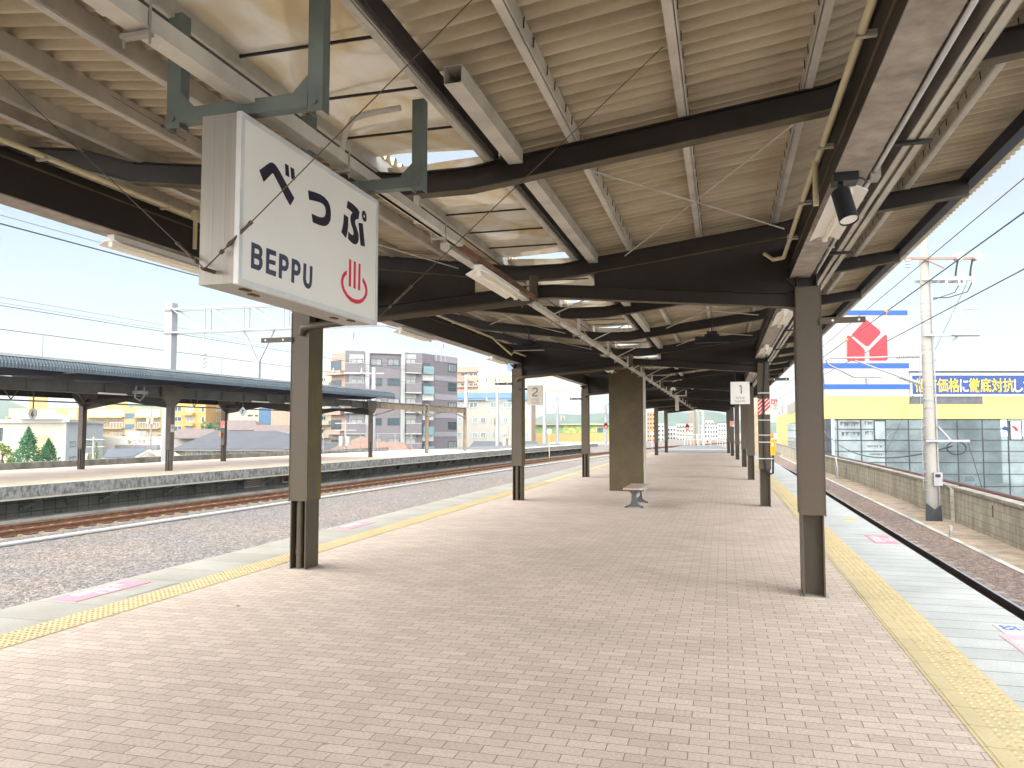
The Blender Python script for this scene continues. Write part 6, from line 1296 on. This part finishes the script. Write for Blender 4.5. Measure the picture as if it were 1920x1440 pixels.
b = MB(); q = onz(1030, 862, ZB); b.cyl((q.x, q.y, ZB), (q.x, q.y, zof(1030, 812, q.y * 1.02)), .05, 6); b.cyl((q.x, q.y - .04, zof(1030, 809, q.y * 1.02)), (q.x, q.y - .02, zof(1030, 809, q.y * 1.02)), .25, 14, 1); tag(b.build('marker_post', [mat('post_ochre', (.5, .33, .13), .7), m_whiteo]), 'ochre marker post with a round white disc beside the rusty track', 'marker post')
b = MB(); q = onz(1222.5, 843, ZB); b.cyl((q.x, q.y, ZB), (q.x, q.y, ZB + 2.2), .04, 6); b.cyl((q.x, q.y - .05, ZB + 2.3), (q.x, q.y - .03, ZB + 2.3), .3, 14); tag(b.build('marker_post', m_whiteo), 'white round marker post seen between the box wall and the far left posts', 'marker post')

# ------------------------------------------------------------------ trees
def tree(name, lab, px, ytop, ybase_wide, dp, half_w, kind, seed, mts, trunk=None, n=2600):
    q = P(px, 806, dp); zt = zof(px, ytop, dp); rr = random.Random(seed); k = dp / FPX; t_ = thing(name, lab, 'tree', (q.x, q.y, ZS)); H_ = zt - ZS
    b = MB(); b.cyl((q.x, q.y, ZS), (q.x, q.y, zt - H_ * .12), .22, 8, r2=.04)
    for i in range(14):
        a = rr.random() * 6.28; z = ZS + H_ * rr.uniform(.3, .85); r_ = half_w * k * rr.uniform(.4, .8) * (1 - (z - ZS) / H_ * .6); b.cyl((q.x, q.y, z), (q.x + math.cos(a) * r_, q.y + math.sin(a) * r_, z + r_ * .4), .05, 5, r2=.012)
    b.build('trunk', mat('bark', (.12, .085, .055), .9, 0, .3, 4), t_)
    b = MB(); lobes = [(rr.random() * 6.28, rr.uniform(.1, .95), rr.uniform(.75, 1.15)) for _ in range(26)]
    for i in range(n):
        if kind == 'cone':
            f = rr.random() ** .75; a = rr.random() * 6.28; rad = half_w * k * min(1, 2.1 * (1 - f)) ** .75 * (1 + .2 * math.sin(a * 4 + f * 22) + .17 * math.sin(f * 36 + a * 2) + .1 * math.sin(a * 9 - f * 50))
            rad *= rr.uniform(.55, 1.05); z = ZS + H_ * (.14 + .86 * f)
        elif kind == 'column':
            f = rr.random(); a = rr.random() * 6.28; rad = half_w * k * min(1, 2.6 * (1 - f) ** .8) * rr.uniform(.5, 1.05) * (1 + .15 * math.sin(f * 30 + a * 3)); z = ZS + H_ * (.1 + .9 * f)
        else:
            la, lf, lr = lobes[rr.randrange(len(lobes))]; c = Vector((math.cos(la), math.sin(la), 0)) * half_w * k * .62 * math.sqrt(max(.1, 1 - (lf - .4) ** 2 * 1.8)); rad = 0
            d = Vector((rr.gauss(0, 1), rr.gauss(0, 1), rr.gauss(0, .8))).normalized() * half_w * k * .34 * lr * rr.uniform(.6, 1.0)
            p = Vector((q.x, q.y, ZS + H_ * (.35 + .6 * lf))) + c + d; a = 0
        if kind in ('cone', 'column'): p = Vector((q.x + rad * math.cos(a), q.y + rad * math.sin(a), z + rr.uniform(-.15, .15)))
        s_ = half_w * k * rr.uniform(.05, .1) if kind != 'column' else half_w * k * rr.uniform(.12, .22); u = Vector((rr.gauss(0, 1), rr.gauss(0, 1), rr.gauss(0, 1))).normalized(); v = u.orthogonal().normalized()
        b.add([p - u * s_, p - v * s_ * .5, p + u * s_, p + v * s_ * .5], [(0, 1, 2, 3)], rr.randrange(len(mts)))
    b.build('crown', mts, t_)
lg1 = leafmat('leaf_conifer', (.06, .18, .08), (.03, .1, .045)); lg2 = leafmat('leaf_conifer_pale', (.085, .21, .1), (.045, .13, .06)); ly = leafmat('leaf_yellow', (.24, .25, .035), (.10, .14, .03)); lc = leafmat('leaf_cypress', (.10, .20, .03), (.05, .12, .02)); lp = leafmat('leaf_pine', (.12, .17, .07), (.06, .1, .04))
tree('conifer', 'taller dark green conifer before the cream hall', 54, 803, 880, 64, 27, 'cone', 1, [lg1, lg2], n=5200)
tree('conifer', 'shorter dark green conifer right of the taller one', 92, 824, 880, 66, 25, 'cone', 2, [lg1, lg2], n=4600)
tree('broadleaf_tree', 'yellow green bushy tree left of the conifers', 6, 822, 880, 66, 26, 'lobe', 3, [ly, lc], n=2600)
tree('broadleaf_tree', 'small yellow tree between the bushy tree and the conifers', 27, 838, 880, 68, 15, 'lobe', 13, [ly, ly, lc], n=1800)
tree('cypress', 'tall narrow cypress before the white hall side', 182, 831, 880, 72, 7, 'column', 4, [lc], n=900)
tree('cypress', 'short narrow cypress left of the tall one', 168, 849, 880, 72, 6, 'column', 5, [lc], n=700)
tree('pine_tree', 'spreading pale pine between the orange apartments and tiled roofs', 398, 789, 830, 112, 28, 'lobe', 6, [lp, lg2], n=2400)
# low weeds on the platform wall
b = MB(); rw = random.Random(8)
for (px, py, zz, sz) in ((108, 968, ZB, .35), (548, 858, -.3, .3), (718, 872, ZB, .4), (720, 858, -.3, .35), (880, 878, ZB, .3)):
    q = onz(px, py, zz)
    for k in range(26): a = rw.random() * 6.28; r_ = sz * rw.uniform(.3, 1); b.add([(q.x, q.y, q.z), (q.x + .05 * sz, q.y, q.z), (q.x + math.cos(a) * r_ * .5, q.y + math.sin(a) * r_ * .5, q.z + r_)], [(0, 1, 2)])
tag(b.build('weeds', lc), kind='stuff')
# wooden utility poles among the houses
def street_pole(lab, px, yt, dp):
    q = P(px, 806, dp); zt = zof(px, yt, dp); t_ = thing('street_pole', lab, 'utility pole', (q.x, q.y, ZS)); b = MB(); b.cyl((q.x, q.y, ZS), (q.x, q.y, zt), .15, 10, r2=.1); b.build('pole', m_pole, t_)
    b = MB(); [b.bar((q.x - 1.1, q.y - .2, zt - d), (q.x + 1.1, q.y + .2, zt - d), .08, .08) for d in (.3, 1.0)]; [b.cyl((q.x + w, q.y - .2, zt - 2.6), (q.x + w, q.y - .2, zt - 1.6), .28, 10) for w in (-.35, .4)]; b.build('crossarm', m_galvd, t_)
street_pole('street pole with transformers before the yellow apartments', 283, 764, 120); street_pole('street pole between the cypress pair', 176.5, 818, 74); street_pole('street pole before the ivory office block', 929, 765, 118); street_pole('short street pole with wires below the ivory office block', 952, 798, 100); street_pole('street pole above the green building roof', 1056, 768, 190); street_pole('short street pole by the pink tiled roof', 648, 788, 78)

# ------------------------------------------------------------------ distant hills
m_hill = mat('hill_green', (.05, .085, .05), .95, 0, .3, .02)
b = MB(); n = 120; v = []
for i in range(n + 1):
    a = R(-62 + 100 * i / n); d = 2300; h_ = 42 + 14 * math.sin(i * .21) + 9 * math.sin(i * .53 + 1) + 5 * math.sin(i * 1.3)
    if i / n < .3: h_ += 32
    for dd, hh in ((d - 500, 0), (d - 220, .55), (d, 1), (d + 300, 0)): v.append((dd * math.sin(a), dd * math.cos(a), ZS - 2 + max(12, h_) * hh * 1.1))
b.add(v, [(i * 4 + j, i * 4 + j + 1, i * 4 + j + 5, i * 4 + j + 4) for i in range(n) for j in range(3)], 0, True); struct(b, 'hills', m_hill)
# ------------------------------------------------------------------ the air between
HAZE = True
if HAZE:
    mh = bpy.data.materials.new('haze_air'); mh.use_nodes = True; t = mh.node_tree; t.nodes.clear(); pv = t.nodes.new('ShaderNodeVolumePrincipled'); pv.inputs['Color'].default_value = (.80, .88, .95, 1); pv.inputs['Density'].default_value = .00016; pv.inputs['Anisotropy'].default_value = .2
    o_ = t.nodes.new('ShaderNodeOutputMaterial'); t.links.new(pv.outputs[0], o_.inputs['Volume'])
    b = MB(); b.box(-3200, 3200, -700, 4700, ZS - 2.2, 260); tag(b.build('haze', mh), kind='stuff')
